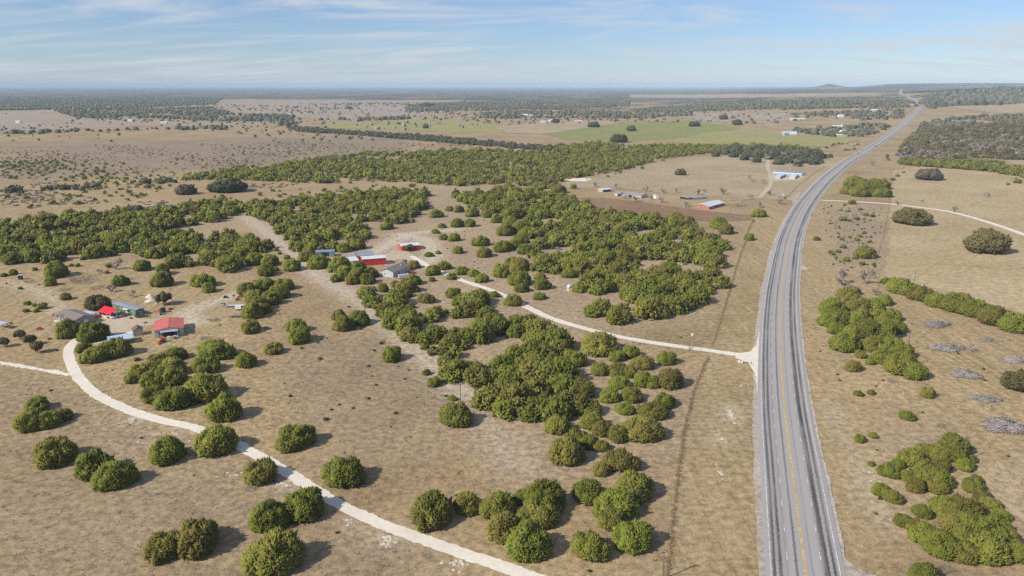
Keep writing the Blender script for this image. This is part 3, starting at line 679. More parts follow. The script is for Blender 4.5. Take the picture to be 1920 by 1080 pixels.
# ------------------------------------------------------------------ junipers: every one that stands apart in the photograph, by zone
ONE = [  # (x, y, width) of the crown in the photograph, label
 (103, 845, 76, 'lone broad juniper on bare grass below the small four-crown juniper clump'),
 (173, 873, 68, 'left one of two touching junipers in the open foreground grass'), (217, 889, 72, 'right one of two touching junipers in the open foreground grass'),
 (313, 845, 62, 'lone round juniper just below the curve of the pale gravel drive'), (405, 824, 78, 'juniper overhanging the lower edge of the gravel drive, shading it'),
 (421, 766, 68, 'lone juniper above the drive, at the foot of the dark clump'), (485, 880, 70, 'loose open juniper whose shadow crosses the drive, grey shrub below it'),
 (556, 818, 64, 'lone rounded juniper in the grass just above the gravel drive bend'), (640, 884, 76, 'bright green round juniper alone on the uphill side of the drive'),
 (502, 970, 68, 'juniper below the drive beside the one that shades it, dark round crown'), (571, 944, 78, 'spiky juniper touching the drive edge, throwing a shadow on the gravel'),
 (515, 1034, 104, 'largest brownish juniper at the bottom edge below the drive'), (306, 1022, 74, 'left half of the joined juniper pair near the bottom left'), (371, 1008, 82, 'right taller half of the joined juniper pair near the bottom left'),
 (70, 757, 42, 'top crown of the four-juniper clump in the left foreground'), (118, 776, 34, 'bright right-hand crown of the four-juniper clump in the left foreground'),
 (58, 790, 54, 'low left crown of the four-juniper clump in the left foreground'), (92, 786, 46, 'middle crown of the four-juniper clump in the left foreground'),
 (735, 664, 42, 'lone round juniper in the pale grass beside the diagonal lane'), (853, 778, 60, 'round juniper at the tip of the central grove by the wooden pole'),
 (849, 746, 16, 'tiny juniper standing right beside the wooden pole in the clearing'), (800, 698, 16, 'smaller one of two little junipers beside the diagonal lane'), (814, 716, 27, 'larger one of two little bright junipers beside the diagonal lane'),
 (402, 655, 58, 'juniper standing behind its lower twin, below the red-roofed barn'), (387, 682, 52, 'lower front juniper of the pair below the red-roofed barn'),
 (460, 676, 40, 'small brownish lone juniper to the right of the barn junipers'), (513, 652, 36, 'small green lone juniper in the middle of the left pasture'),
 (469, 611, 40, 'brownish round juniper just below the parked trailers'), (555, 610, 38, 'upper back half of the joined juniper pair in mid pasture'), (562, 629, 46, 'lower front half of the joined juniper pair in mid pasture'),
 (635, 591, 26, 'small brown juniper behind the large bright pasture juniper'), (645, 608, 40, 'left half of the large bright juniper left of the lane pole'), (672, 597, 40, 'right half of the large bright juniper left of the lane pole'),
 (126, 619, 47, 'bright juniper in front of the tan house beside the drive entrance'), (176, 622, 56, 'wide juniper right of the drive entrance, in front of the tan house'),
 (378, 525, 41, 'dark wide juniper with a smaller one at its foot, above the trailers'), (390, 540, 27, 'small bright juniper at the foot of a dark wide one'),
 (304, 525, 39, 'bright round juniper beside the utility pole of the left homestead'), (304, 507, 28, 'grey-green juniper directly behind the bright one near the homestead pole'),
 (267, 498, 32, 'spiky dark juniper alone on the edge of the left woods'), (226, 527, 30, 'dark juniper among bare shrubs behind the left homestead'), (105, 507, 44, 'broad dark juniper beside the grey bare thicket, behind the left homestead'),
 (8, 515, 13, 'small juniper at the left frame edge beside the deer blind'), (24, 511, 16, 'small juniper just left of the dark deer blind'), (65, 504, 11, 'tiny round juniper alone behind the deer blind'), (95, 529, 24, 'low dark juniper below the broad one, near the dirt track'), (122, 556, 22, 'small dark juniper beside the dirt track above the tan house'),
 (547, 497, 36, 'dark juniper at the foot of the diagonal lane, alone with a shadow'), (599, 492, 39, 'rounded bright juniper in front of the open blue shed'),
 (717, 540, 24, 'small round juniper below the grey house'), (798, 558, 32, 'lone round juniper below the drive, right of the centre grove'),
 (850, 549, 30, 'upper one of two junipers standing below the central drive'), (863, 563, 30, 'lower brown one of two junipers standing below the central drive'), (897, 557, 44, 'long low juniper running along the lower side of the central drive'), (927, 552, 18, 'small juniper at the end of the long low one beside the drive'),
 (963, 562, 37, 'round juniper touching the central drive, shading its gravel'), (810, 524, 13, 'small upright juniper below the red pickup'), (812, 508, 27, 'brown juniper at the drive corner right of the red pickup'), (847, 518, 21, 'small spreading juniper on the central drive edge with bare stem'),
 (832, 498, 26, 'low round juniper above the central drive near the house'), (866, 507, 27, 'round green juniper above the central drive'), (888, 512, 22, 'brownish juniper beside the round green one above the drive'), (903, 522, 26, 'low juniper sloping to the drive right of a brownish one'),
 (775, 496, 23, 'small juniper directly behind the grey house corner'), (804, 477, 16, 'spindly small juniper right of the red shed'), (821, 473, 11, 'tiny bush-like juniper right of the red shed track'), (857, 468, 24, 'open-stemmed juniper in the clearing right of the red shed'), (908, 473, 31, 'leaning juniper with a long shadow in the central clearing'), (900, 452, 32, 'wide low juniper in the middle of the central clearing'),
 (831, 444, 19, 'left one of two small junipers behind the red shed'), (852, 446, 21, 'right one of two small junipers behind the red shed'), (816, 434, 14, 'small juniper uphill of the two behind the red shed'), (828, 423, 15, 'tiny round juniper high in the central clearing'), (858, 418, 26, 'tall left crown of the pair in the upper clearing'), (880, 418, 25, 'low right crown of the pair in the upper clearing'), (817, 401, 24, 'lone juniper at the top of the central clearing'),
 (724, 423, 26, 'lone round juniper in the clearing above the red shed'), (978, 540, 26, 'bright small juniper left of the tiny white hut'), (1012, 555, 22, 'lower front juniper left of the tiny white hut'), (1017, 533, 33, 'brownish juniper left of the tiny white hut, behind a green one'), (1085, 540, 26, 'round juniper touching the right side of the tiny white hut'),
 (1250, 672, 36, 'lone round juniper below the entrance gate'), (1257, 711, 52, 'large bright juniper nearest the highway fence below the gate'), (1105, 1022, 70, 'lone round juniper near the bottom edge beside the fence line'),
 (1347, 418, 36, 'dark juniper at the end of the ploughed strip with a green one in front'), (1362, 431, 28, 'green juniper in front of the dark one by the ploughed strip'), (1405, 445, 20, 'juniper growing on the fence line left of the highway curve'), (1423, 400, 24, 'dark round juniper by the ploughed field corner near the highway'),
 (1531, 447, 14, 'small lone juniper bush on the right verge of the highway curve'), (1740, 737, 28, 'round juniper alone right of the wedge-shaped thicket tip'), (1600, 687, 30, 'half-dead juniper with grey twigs left of the wedge thicket'), (1701, 779, 26, 'low juniper bush alone in the right pasture'),
 (1613, 821, 22, 'left one of two small bushes on the right roadside slope'), (1637, 816, 16, 'right one of two small bushes on the right roadside slope'), (1634, 869, 14, 'tiny round bush beside the clumps on the right roadside'), (1611, 737, 18, 'left one of two low bushes below the half-dead juniper'), (1634, 735, 15, 'right one of two low bushes below the half-dead juniper'),
 (468, 442, 18, 'small juniper on the left edge of the diagonal lane'), (1623, 474, 34, 'broad dense juniper in the scrub strip right of the highway'),
]
ZONES = {  # zone: (phrase, group, [(x, y, w) ...])
 'dark': ('of the dark clump above the gravel drive', [(329, 662, 38), (300, 678, 46), (265, 698, 46), (250, 708, 30), (322, 688, 46), (293, 707, 46), (322, 708, 42), (287, 738, 46), (325, 745, 64), (383, 727, 72), (358, 738, 36)]),
 'carport': ('of the row below the white flat carport', [(157, 652, 26), (178, 664, 44), (218, 652, 50), (200, 658, 44)]),
 'trailer': ('of the curved row beside the parked trailers', [(462, 541, 38), (493, 532, 37), (497, 507, 32), (515, 504, 14), (507, 488, 33), (477, 486, 33), (532, 532, 37), (525, 548, 36), (508, 560, 36), (477, 557, 34), (482, 570, 40), (473, 585, 37), (490, 578, 32), (538, 482, 13), (524, 474, 9), (517, 468, 9)]),
 'house': ('of the clump beside the red barn and grey house', [(637, 493, 38), (625, 503, 24), (672, 498, 26), (645, 513, 36), (673, 515, 34), (695, 512, 28), (663, 522, 32), (687, 522, 30), (630, 521, 22)]),
 'shed': ('around the open blue shed', [(575, 480, 32), (582, 467, 24), (622, 462, 26), (645, 465, 25), (672, 459, 28), (650, 415, 28), (668, 423, 24)]),
 'yard': ('of the group below the grey house and white trailer', [(740, 532, 18), (762, 537, 38), (775, 525, 28), (763, 551, 20), (775, 541, 22)]),
 'gate': ('of the open grove between central drive and highway fence', [(1125, 642, 64), (1145, 655, 34), (1157, 667, 32), (1183, 660, 32), (1205, 680, 38), (1126, 692, 34), (1158, 693, 37), (1180, 697, 30), (1205, 712, 36), (1223, 717, 30), (1162, 717, 32), (1142, 742, 34), (1183, 738, 42), (1247, 750, 40), (1170, 765, 32), (1222, 768, 46), (1077, 672, 42), (1105, 762, 46), (1088, 728, 56), (1206, 803, 62)]),
 'low': ('of the lower tip of the central grove', [(1045, 797, 48), (1063, 845, 66), (1100, 766, 36), (1110, 790, 44), (1127, 803, 38), (1128, 836, 28), (1158, 813, 38), (1100, 828, 40), (1162, 862, 58), (1128, 878, 34), (1080, 820, 44)]),
 'fence': ('of the clump left of the highway fence near the bottom', [(1105, 922, 56), (1190, 915, 66), (1156, 943, 74), (1146, 970, 50), (1187, 1005, 70)]),
 'front': ('of the large foreground clump above the gravel drive', [(808, 955, 82), (874, 943, 52), (935, 947, 62), (989, 932, 44), (1020, 935, 74), (1008, 962, 74), (945, 990, 66), (990, 1018, 82), (975, 985, 52)]),
 'clear': ('along the outer edge of the big central woods', [(843, 391, 16), (860, 392, 20), (885, 398, 27), (911, 402, 20), (932, 411, 23), (957, 413, 26), (962, 398, 40), (948, 432, 32), (978, 427, 36), (990, 437, 32), (943, 462, 32), (963, 460, 22), (975, 448, 28), (985, 467, 31), (962, 492, 34), (940, 508, 36), (975, 497, 36), (975, 522, 40), (1012, 518, 20), (1068, 513, 26), (1268, 408, 30), (1289, 412, 24), (1002, 350, 16), (1020, 350, 14), (1036, 349, 15), (1047, 355, 24), (1075, 350, 13)]),
 'bush': ('of the roadside juniper clumps right of the highway', [(1667, 881, 38), (1683, 870, 24), (1653, 917, 32), (1674, 931, 32), (1711, 857, 44), (1736, 842, 34), (1764, 848, 44), (1790, 835, 50), (1795, 853, 38), (1811, 871, 30), (1820, 860, 20), (1764, 874, 36), (1735, 878, 38), (1755, 895, 52), (1703, 893, 28), (1719, 911, 32), (1757, 908, 44), (1736, 895, 34)]),
 'strip': ('of the strip running down the right pasture edge', [(1825, 908, 36), (1842, 927, 32), (1864, 944, 28), (1850, 940, 24), (1868, 984, 44), (1885, 1005, 44), (1912, 1035, 52), (1878, 965, 30), (1832, 898, 22)]),
 'thick': ('of the dense thicket at the lower right corner', [(1730, 959, 30), (1773, 947, 56), (1808, 952, 60), (1790, 977, 60), (1835, 990, 72), (1694, 975, 32), (1720, 985, 38), (1736, 1002, 46), (1765, 1020, 60), (1795, 1027, 56), (1850, 1025, 72), (1735, 1076, 50), (1815, 1010, 60), (1870, 1005, 50)]),
 'wedge': ('of the wedge-shaped thicket right of the highway', [(1560, 575, 40), (1588, 560, 44), (1612, 572, 42), (1638, 575, 36), (1556, 600, 38), (1582, 595, 48), (1612, 600, 46), (1645, 595, 46), (1672, 590, 34), (1586, 641, 52), (1625, 618, 48), (1655, 618, 50), (1680, 612, 36), (1570, 615, 34), (1600, 622, 36), (1640, 645, 44), (1670, 645, 50), (1650, 670, 34), (1692, 682, 54), (1718, 697, 44), (1695, 660, 36), (1672, 668, 36), (1613, 664, 20), (1631, 678, 18), (1658, 563, 30), (1600, 545, 26), (1553, 585, 24)]),
 'hedge': ('of the hedge along the lower edge of the tan field', [(1662, 527, 18), (1687, 537, 44), (1728, 551, 42), (1759, 564, 40), (1796, 569, 50), (1827, 579, 46), (1868, 592, 56), (1904, 607, 50), (1708, 543, 34), (1780, 570, 34), (1848, 588, 34)]),
 'round': ('of the round clump inside the highway curve', [(1602, 341, 28), (1622, 345, 28), (1590, 357, 24), (1611, 359, 32), (1633, 356, 30), (1650, 345, 32), (1652, 361, 30), (1638, 345, 22), (1622, 357, 24)]),
}
THICKETS = [  # closed woods: outline, holes, crown width in metres, spacing, phrase
 ([(682, 548), (712, 556), (745, 560), (775, 565), (782, 578), (818, 585), (850, 576), (868, 570), (892, 565), (940, 600), (962, 592), (985, 600), (1030, 608), (1042, 632), (1062, 650), (1068, 672), (1050, 690), (1095, 700), (1060, 715), (1085, 760), (1060, 780), (1020, 785), (985, 780), (950, 770), (905, 765), (890, 745), (895, 718), (835, 700), (828, 670), (800, 660), (770, 640), (755, 620), (730, 608), (732, 590), (700, 580)],
  [[(875, 618), (898, 618), (900, 632), (878, 632)], [(1018, 668), (1070, 664), (1060, 680), (1030, 680)], [(850, 668), (880, 664), (880, 676), (858, 676)], [(915, 688), (930, 684), (926, 700), (914, 698)], [(955, 722), (985, 716), (975, 738), (960, 736)]], 9.0, 6.9, 'in the large central grove below the drive'),
 ([(1092, 532), (1140, 512), (1200, 516), (1245, 506), (1320, 508), (1357, 520), (1352, 538), (1318, 552), (1308, 582), (1250, 588), (1215, 590), (1192, 575), (1178, 600), (1158, 604), (1120, 594), (1076, 580), (1085, 556)],
  [[(1184, 562), (1196, 562), (1194, 590), (1180, 592)]], 10.0, 7.0, 'in the woods right of the tiny white hut'),
 ([(850, 364), (960, 352), (1045, 364), (1085, 378), (1130, 397), (1190, 404), (1240, 406), (1300, 430), (1350, 446), (1362, 470), (1360, 492), (1330, 503), (1280, 500), (1262, 486), (1200, 480), (1202, 505), (1165, 512), (1110, 515), (1075, 505), (1050, 512), (1020, 512), (1002, 500), (998, 480), (1010, 465), (985, 420), (995, 410), (975, 395), (920, 395), (880, 388)],
  [[(1250, 445), (1300, 444), (1300, 455), (1250, 456)], [(1050, 455), (1072, 448), (1066, 466), (1042, 470)], [(995, 428), (1015, 438), (1008, 446)], [(1075, 395), (1108, 398), (1105, 408), (1075, 404)], [(1145, 402), (1165, 405), (1160, 409)]], 9.0, 7.0, 'in the big woods behind the central clearing'),
 ([(442, 386), (520, 378), (620, 366), (720, 358), (800, 362), (798, 385), (775, 400), (780, 412), (735, 418), (700, 412), (690, 425), (692, 445), (670, 450), (640, 455), (622, 470), (590, 468), (560, 470), (535, 440), (500, 412), (470, 402)],
  [[(548, 410), (565, 412), (560, 420), (545, 418)], [(640, 398), (665, 402), (660, 412), (625, 408)]], 9.0, 7.0, 'in the woods above the open blue shed'),
 ([(0, 416), (100, 407), (220, 397), (300, 392), (345, 382), (440, 378), (452, 396), (425, 402), (400, 414), (365, 418), (330, 424), (290, 440), (240, 444), (230, 452), (175, 458), (170, 474), (140, 470), (90, 492), (20, 492), (0, 480)],
  [[(40, 455), (55, 455), (55, 468), (38, 468)], [(85, 435), (98, 437), (88, 452)]], 9.5, 7.6, 'in the long woods behind the left homestead'),
 ([(170, 478), (185, 448), (250, 445), (300, 440), (335, 436), (372, 440), (385, 455), (420, 440), (445, 450), (485, 455), (512, 460), (510, 470), (470, 470), (440, 486), (435, 505), (405, 508), (390, 495), (362, 495), (340, 490), (330, 500), (290, 495), (285, 478), (250, 472), (205, 476)],
  [[(378, 455), (400, 448), (398, 462), (380, 468)], [(450, 470), (480, 470), (470, 478)]], 9.5, 7.4, 'in the broken woods left of the diagonal lane'),
]
def poisson(poly, holes, sp, seed, jitter=0.45):
    g = [at(*q) for q in poly]; r = np.random.RandomState(seed)
    x0, x1 = min(p.x for p in g), max(p.x for p in g); y0, y1 = min(p.y for p in g), max(p.y for p in g)
    ny_, nx_ = int((y1 - y0) / (sp * 0.866)) + 2, int((x1 - x0) / sp) + 2
    J, I = np.meshgrid(np.arange(ny_), np.arange(nx_), indexing='ij')
    X = x0 + (I + 0.5 * (J % 2)) * sp + r.uniform(-jitter, jitter, I.shape) * sp; Y = y0 + J * sp * 0.866 + r.uniform(-jitter, jitter, I.shape) * sp
    X, Y = X.ravel(), Y.ravel(); Z = terr(X, Y); QX, QY = proj(X, Y, Z + 2.0)
    m = inpoly(QX, QY, poly)
    for h in holes: m &= ~inpoly(QX, QY, h)
    return X[m], Y[m], Z[m]
ORD = ['first', 'second', 'third', 'fourth', 'fifth', 'sixth', 'seventh', 'eighth', 'ninth', 'tenth', 'eleventh', 'twelfth', '13th', '14th', '15th', '16th', '17th', '18th', '19th', '20th', '21st', '22nd', '23rd', '24th', '25th', '26th', '27th', '28th', '29th', '30th']
trees = []      # (px width, p, R, hf, label, group)
for (x, y, w, lab) in ONE:
    p, R = crown_place(x, y, w * 1.0); trees.append((w + 1000, p, R, rnd.uniform(0.92, 1.05), lab, 'junipers standing apart'))
for k, (ph, ls) in ZONES.items():
    for i, (x, y, w) in enumerate(sorted(ls)):
        p, R = crown_place(x, y, w * 1.05)
        trees.append((w + 1000, p, R, rnd.uniform(0.9, 1.06), f'{ORD[i]} juniper from the left {ph}', 'junipers ' + ph))
wild = []
taken = [(t[1].x, t[1].y, t[2]) for t in trees]
TX, TY, TR = (np.array(q) for q in zip(*taken))
for n_, (poly, holes, wm, sp, ph) in enumerate(THICKETS):
    X, Y, Z = poisson(poly, holes, sp * (1.0, 1.05, 1.08, 1.08, 1.08, 1.05)[n_], 40 + n_)
    cl = np.sin(X / 11.0 + n_) + np.sin(Y / 17.0 + X / 23.0) + np.sin((X - Y) / 9.0 + 2 * n_)
    X, Y, Z = X[cl > -1.35], Y[cl > -1.35], Z[cl > -1.35]
    for x, y, z in zip(X, Y, Z):
        if np.any(np.hypot(TX - x, TY - y) < TR * 0.55): continue
        R = wm / 2 * rnd.choice((0.5, 0.72, 0.95, 1.15, 1.35)) * rnd.uniform(0.9, 1.1)
        p = Vector((x, y, z)); wild.append((2 * R / mpp(p), p, R, rnd.uniform(0.88, 1.12), f'green juniper {ph}', 'junipers ' + ph))
wild.sort(key=lambda t: -t[0])
room = max(0, 300 - len(trees))
trees += wild[:room]
for i, (w, p, R, hf, lab, grp) in enumerate(trees):
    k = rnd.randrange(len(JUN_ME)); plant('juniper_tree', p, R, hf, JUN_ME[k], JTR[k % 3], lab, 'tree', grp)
MID = [crown_np(230 + i, 8, 120, OCTA, hgt=1.2, spike=0.17, base=0.135, up=0.6, lr=(0.28, 0.46), irr=0.15) for i in range(6)]
rest = [(t[1].x, t[1].y, t[1].z - 0.05, t[2], t[3], rnd.uniform(0, 6.28), rnd.random()) for t in wild[room:]]
FINE = [crown_np(240 + i, 14, 420, OCTA, hgt=1.15, spike=0.16, base=0.078, up=0.65, lr=(0.24, 0.42), irr=0.2) for i in range(6)]
scatter_mesh('juniper_grove', FINE, rest[:170], 'closely grown junipers filling the nearer groves', 'woods', 'juniper_leaf')
rest = rest[170:]
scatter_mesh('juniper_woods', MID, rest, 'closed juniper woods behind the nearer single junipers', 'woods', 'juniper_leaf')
# ------------------------------------------------------------------ oaks, bare trees, brush piles
OAK_ME = [npmesh('crown', V, F, 'oak_leaf', dict(tint=t)) for V, F, t in OAK]
GOAK_ME = [npmesh('crown', V, F, 'grey_oak_leaf', dict(tint=t)) for V, F, t in OAK]
OPEN_ME = [npmesh('crown', V, F, 'oak_leaf', dict(tint=t)) for V, F, t in OPEN]
for (x, y, w, hf, ms, lab) in [
 (1851, 454, 74, 0.95, OAK_ME, 'big olive-brown live oak in the tan field below the gravel track'), (1709, 407, 67, 0.72, OAK_ME, 'wide spreading live oak just below the bend of the gravel track'),
 (1741, 328, 46, 0.75, GOAK_ME, 'dark dome-shaped live oak in the field above the gravel track'), (1910, 714, 54, 1.0, OAK_ME, 'dark tree cut by the right frame edge beside the brush piles'),
 (1276, 323, 20, 1.0, GOAK_ME, 'lone dark oak in the middle of the tan farm field'), (430, 349, 64, 0.62, GOAK_ME, 'wide grey-green oak in the middle of the left rangeland'),
 (348, 356, 36, 0.9, GOAK_ME, 'rounded grey oak left of the wide grey-green oak'), (252, 396, 40, 0.8, GOAK_ME, 'dark brown oak rising at the back of the left woods'),
 (181, 568, 44, 1.0, OAK_ME, 'brown-green live oak behind the red-roofed carport'), (1160, 260, 33, 0.8, GOAK_ME, 'large grey oak at the lower edge of the green pasture'),
 (1183, 241, 19, 0.9, GOAK_ME, 'dark oak inside the green pasture'), (1112, 234, 22, 0.8, GOAK_ME, 'dark oak at the left end of the green pasture'), (798, 237, 14, 1.0, GOAK_ME, 'round oak alone in the olive pasture'),
 (1341, 289, 17, 1.0, GOAK_ME, 'leftmost oak of the row along the farm field top'), (1375, 291, 17, 0.85, GOAK_ME, 'second oak from the left along the farm field top'), (1396, 295, 21, 0.9, GOAK_ME, 'widest oak of the row along the farm field top'),
 (1421, 291, 20, 0.8, GOAK_ME, 'upper oak above the storage track'), (1419, 300, 20, 0.8, GOAK_ME, 'lower oak left of the storage track'), (1460, 304, 21, 0.8, GOAK_ME, 'oak right of the sandy storage track'),
 (1356, 220, 17, 0.9, GOAK_ME, 'lone oak in the pink field beyond the green pasture'), (1382, 230, 19, 0.9, GOAK_ME, 'oak between the pink field and the olive pasture'), (1302, 233, 20, 0.8, GOAK_ME, 'oak on the right rim of the green pasture'),
 (1042, 227, 15, 0.9, GOAK_ME, 'oak beside the distant white farm sheds'), (654, 202, 11, 0.8, GOAK_ME, 'small oak on the far pink field'), (799, 197, 28, 0.5, GOAK_ME, 'long low oak clump on the far pink field rim')]:
    p, R = crown_place(x, y, w, hf, 0.5); k = rnd.randrange(3)
    plant('oak_tree', p, R, hf, ms[k], OTR[k], lab, 'tree', 'oaks')
for (x, y, w, hf, lab) in [(306, 559, 31, 1.15, 'open-crowned tree beside the homestead pole and black tank'), (6, 641, 19, 1.5, 'slim pine at the left frame edge'), (36, 627, 21, 1.35, 'back pine of the little group at left'),
                           (54, 637, 23, 1.35, 'middle pine of the little group at left'), (69, 650, 25, 1.35, 'front pine of the little group at left'), (766, 464, 22, 0.8, 'low flat-topped tree in front of the red shed')]:
    p, R = crown_place(x, y, w, hf, 0.7); k = rnd.randrange(3); plant('small_tree', p, R, hf, OPEN_ME[k], OTR[k], lab, 'tree', 'small open trees')

BARE = []
for i in range(4):
    V, F, k, z = branch_np(500 + i, 3, 5, 0.42, 0.05, 0.6, 1.0); V = V * np.array([1 / k, 1 / k, 1 / z * 1.35]); BARE.append((V, F))
SHRUB = []
for i in range(3):
    V, F, k, z = branch_np(520 + i, 40, 2, 0.55, 0.012, 0.6, 1.0, ground_r=0.75); V = V * np.array([1 / k, 1 / k, 1 / z * 0.95]); SHRUB.append((V, F))
def bare_me(VF, mat, nm):
    V, F = VF; r = np.random.RandomState(len(V)); return npmesh(nm, V, F, mat, dict(tint=np.repeat(r.uniform(0, 1, len(V) // 6 + 1), 6)[:len(V)]))
BARE_ME = [bare_me(q, 'bare_limb', 'limbs') for q in BARE]; SHRUB_ME = [bare_me(q, 'bare_twig', 'twigs') for q in SHRUB]
def bare(x, y, w, lab, ms=BARE_ME, nm='bare_tree', hf=1.0, grp='bare trees', cat='tree'):
    p, R = crown_place(x, y, w, hf, 0.6); o = link(nm, rnd.choice(ms), None, (p.x, p.y, p.z - 0.02), rnd.uniform(0, 6.28)); o.scale = (R, R, R * hf)
    return tag(o, lab, cat, grp)
for (x, y, w, lab) in [(1578, 519, 46, 'large grey leafless tree at the top of the wedge thicket'), (1624, 519, 46, 'grey leafless tree beside the crossarm pole above the wedge thicket'), (1604, 545, 26, 'small leafless tree between the two large grey ones'), (1645, 548, 24, 'leafless tree at the right shoulder of the wedge thicket'),
   (1116, 346, 16, 'bare tree behind the yellow-ended shed'), (1155, 348, 18, 'bushy bare tree above the long weathered shed'), (1168, 366, 20, 'bare tree in front of the left half of the long weathered shed'), (1193, 372, 20, 'bare tree at the front corner of the long weathered shed'),
   (1212, 354, 16, 'round bare tree behind the long weathered shed'), (1222, 371, 13, 'bare tree left of the small white shed'), (1240, 374, 18, 'bare tree right of the small white shed'), (1245, 358, 14, 'left bare tree in the farmyard row'), (1268, 357, 15, 'middle bare tree in the farmyard row'),
   (1286, 383, 17, 'bare tree left of the white-roofed brick house'), (1310, 360, 20, 'tall bare tree behind the brick house'), (1322, 357, 13, 'smaller bare tree behind the brick house'), (1357, 358, 22, 'round bare tree in the field right of the brick house'), (1382, 381, 20, 'bare tree right of the brick house drive'),
   (1409, 369, 15, 'bare tree by the farm lane'), (1443, 361, 16, 'bare tree beside the sandy storage track'), (1461, 376, 22, 'wide bare tree at the farm entrance'), (1425, 384, 18, 'bare tree below the farm entrance'), (1405, 331, 12, 'left bare tree in the field before the storage units'), (1412, 339, 9, 'tiny bare tree in the field before the storage units'), (1431, 340, 13, 'bare tree beside the bend of the storage track'),
   (1684, 381, 13, 'bare tree on the fence beside the gravel track'), (1730, 376, 8, 'small bare tree above the gravel track bend'), (1790, 392, 20, 'bare tree right beside the gravel track'), (1852, 366, 16, 'bare tree in the middle of the tan field'), (1782, 311, 13, 'bare tree in front of the far hedge'), (1636, 306, 15, 'leafless shrub tree right of the highway culvert'),
   (216, 495, 34, 'grey leafless tree at the edge of the left woods'), (208, 540, 26, 'low leafless tree behind the green trailer home'), (248, 550, 22, 'small leafless tree beside the gravel heap'), (186, 508, 15, 'tiny leafless tree left of the grey one by the woods'), (1822, 653, 24, 'small leafless tree among the brush piles'), (1712, 792, 0.1, None),
   (1498, 322, 0.1, None)]:
    if lab: bare(x, y, w, lab)
for (x, y, w, hf, lab) in [(150, 519, 62, 0.55, 'wide grey leafless thicket behind the left homestead'), (468, 913, 32, 0.5, 'low grey shrub below the loose open juniper'), (400, 597, 26, 0.6, 'leafless bush in the yard right of the red-roofed barn'), (55, 525, 26, 0.6, 'grey shrub right of the deer blind'),
   (385, 632, 30, 0.5, 'thin leafless shrub above the barn junipers'), (1672, 711, 26, 0.7, 'grey shrub at the front of the wedge thicket'), (1770, 1062, 44, 0.8, 'grey leafless shrub at the bottom below the corner thicket'), (1766, 798, 24, 0.5, 'small grey shrub left of the largest brush pile'), (800, 1040, 26, 0.5, 'leafless shrub beside the lower gravel drive'),
   (122, 541, 34, 0.3, 'low leafless brush beside the dirt track'), (180, 537, 40, 0.25, 'flat grey brush patch behind the green trailer home'), (255, 530, 20, 0.5, 'grey brush right of the flat brush patch'), (240, 521, 26, 0.4, 'dark brush behind the dark juniper by the bare shrubs')]:
    bare(x, y, w, lab, SHRUB_ME, 'leafless_shrub', hf, 'leafless shrubs', 'shrub')
PILE_ME = []
for i in range(4):
    r = np.random.RandomState(600 + i); V, F = [], []; nb = 0; n_st = 650
    hub = [(0, 0, 0.62)] + [(r.uniform(-.55, .55), r.uniform(-.45, .45), r.uniform(.3, .5)) for _ in range(4)]
    iv, jf = ICO2
    for hx, hy, hr in hub:
        q = iv * np.array([hr, hr * 0.8, hr * 0.26]) * (1 + r.uniform(-0.2, 0.2, (len(iv), 1))) + np.array([hx, hy, 0.0]); V += list(q); F += [tuple(f) for f in (jf + nb)]; nb += len(q)
    for k in range(n_st):
        hx, hy, hr = hub[r.randint(len(hub))]; q = math.sqrt(r.rand()) * 1.35; a = r.uniform(0, 6.28); hh = 0.30 * hr * math.sqrt(max(0.02, 1 - (q / 1.35) ** 2))
        c = np.array([hx + hr * q * math.cos(a), hy + hr * 0.8 * q * math.sin(a), hh * r.uniform(0.85, 1.15)]); t = a + 0.7 * r.normal(); l = r.uniform(0.08, 0.26)
        d = np.array([math.cos(t), math.sin(t), -0.35 * q + r.uniform(-0.1, 0.25)]); n = np.array([-d[1], d[0], 0]) * r.uniform(0.006, 0.016); up_ = np.array([0, 0, 0.014])
        V += [c - d * l + n, c - d * l - n, c + d * l, c - d * l + up_]; F += [(nb, nb + 1, nb + 2), (nb + 1, nb + 3, nb + 2), (nb + 3, nb, nb + 2)]; nb += 4
    V = np.array(V); V[:, 2] = np.maximum(V[:, 2], 0.0)
    PILE_ME.append(npmesh('branches', V, np.array(F), 'dead_branch', dict(tint=np.concatenate([r.uniform(0, .4, len(V) - 4 * n_st), np.repeat(r.uniform(0.3, 1, n_st), 4)]))))
for i, (x, y, w, rz, lab) in enumerate([(1757, 606, 52, 0.6, 'topmost of the grey brush piles in the right pasture'), (1778, 651, 62, 0.7, 'long grey brush pile below the topmost one'), (1810, 700, 56, 0.2, 'grey brush pile in the middle of the right pasture row'), (1849, 636, 26, 0, 'small grey brush pile beside the leafless tree'), (1904, 672, 50, 0.5, 'grey brush pile near the right frame edge'), (1850, 747, 50, 0.3, 'thin grey brush pile below the middle one'), (1882, 795, 88, 0.4, 'largest grey brush pile, low in the right pasture')]):
    p, R = crown_place(x, y, w, 0.3, 0.3); o = link('brush_pile', PILE_ME[i % 4], None, (p.x, p.y, p.z), rz); o.scale = (R * 1.15, R * 1.15, R * 1.1); tag(o, lab, 'brush pile', 'brush piles')

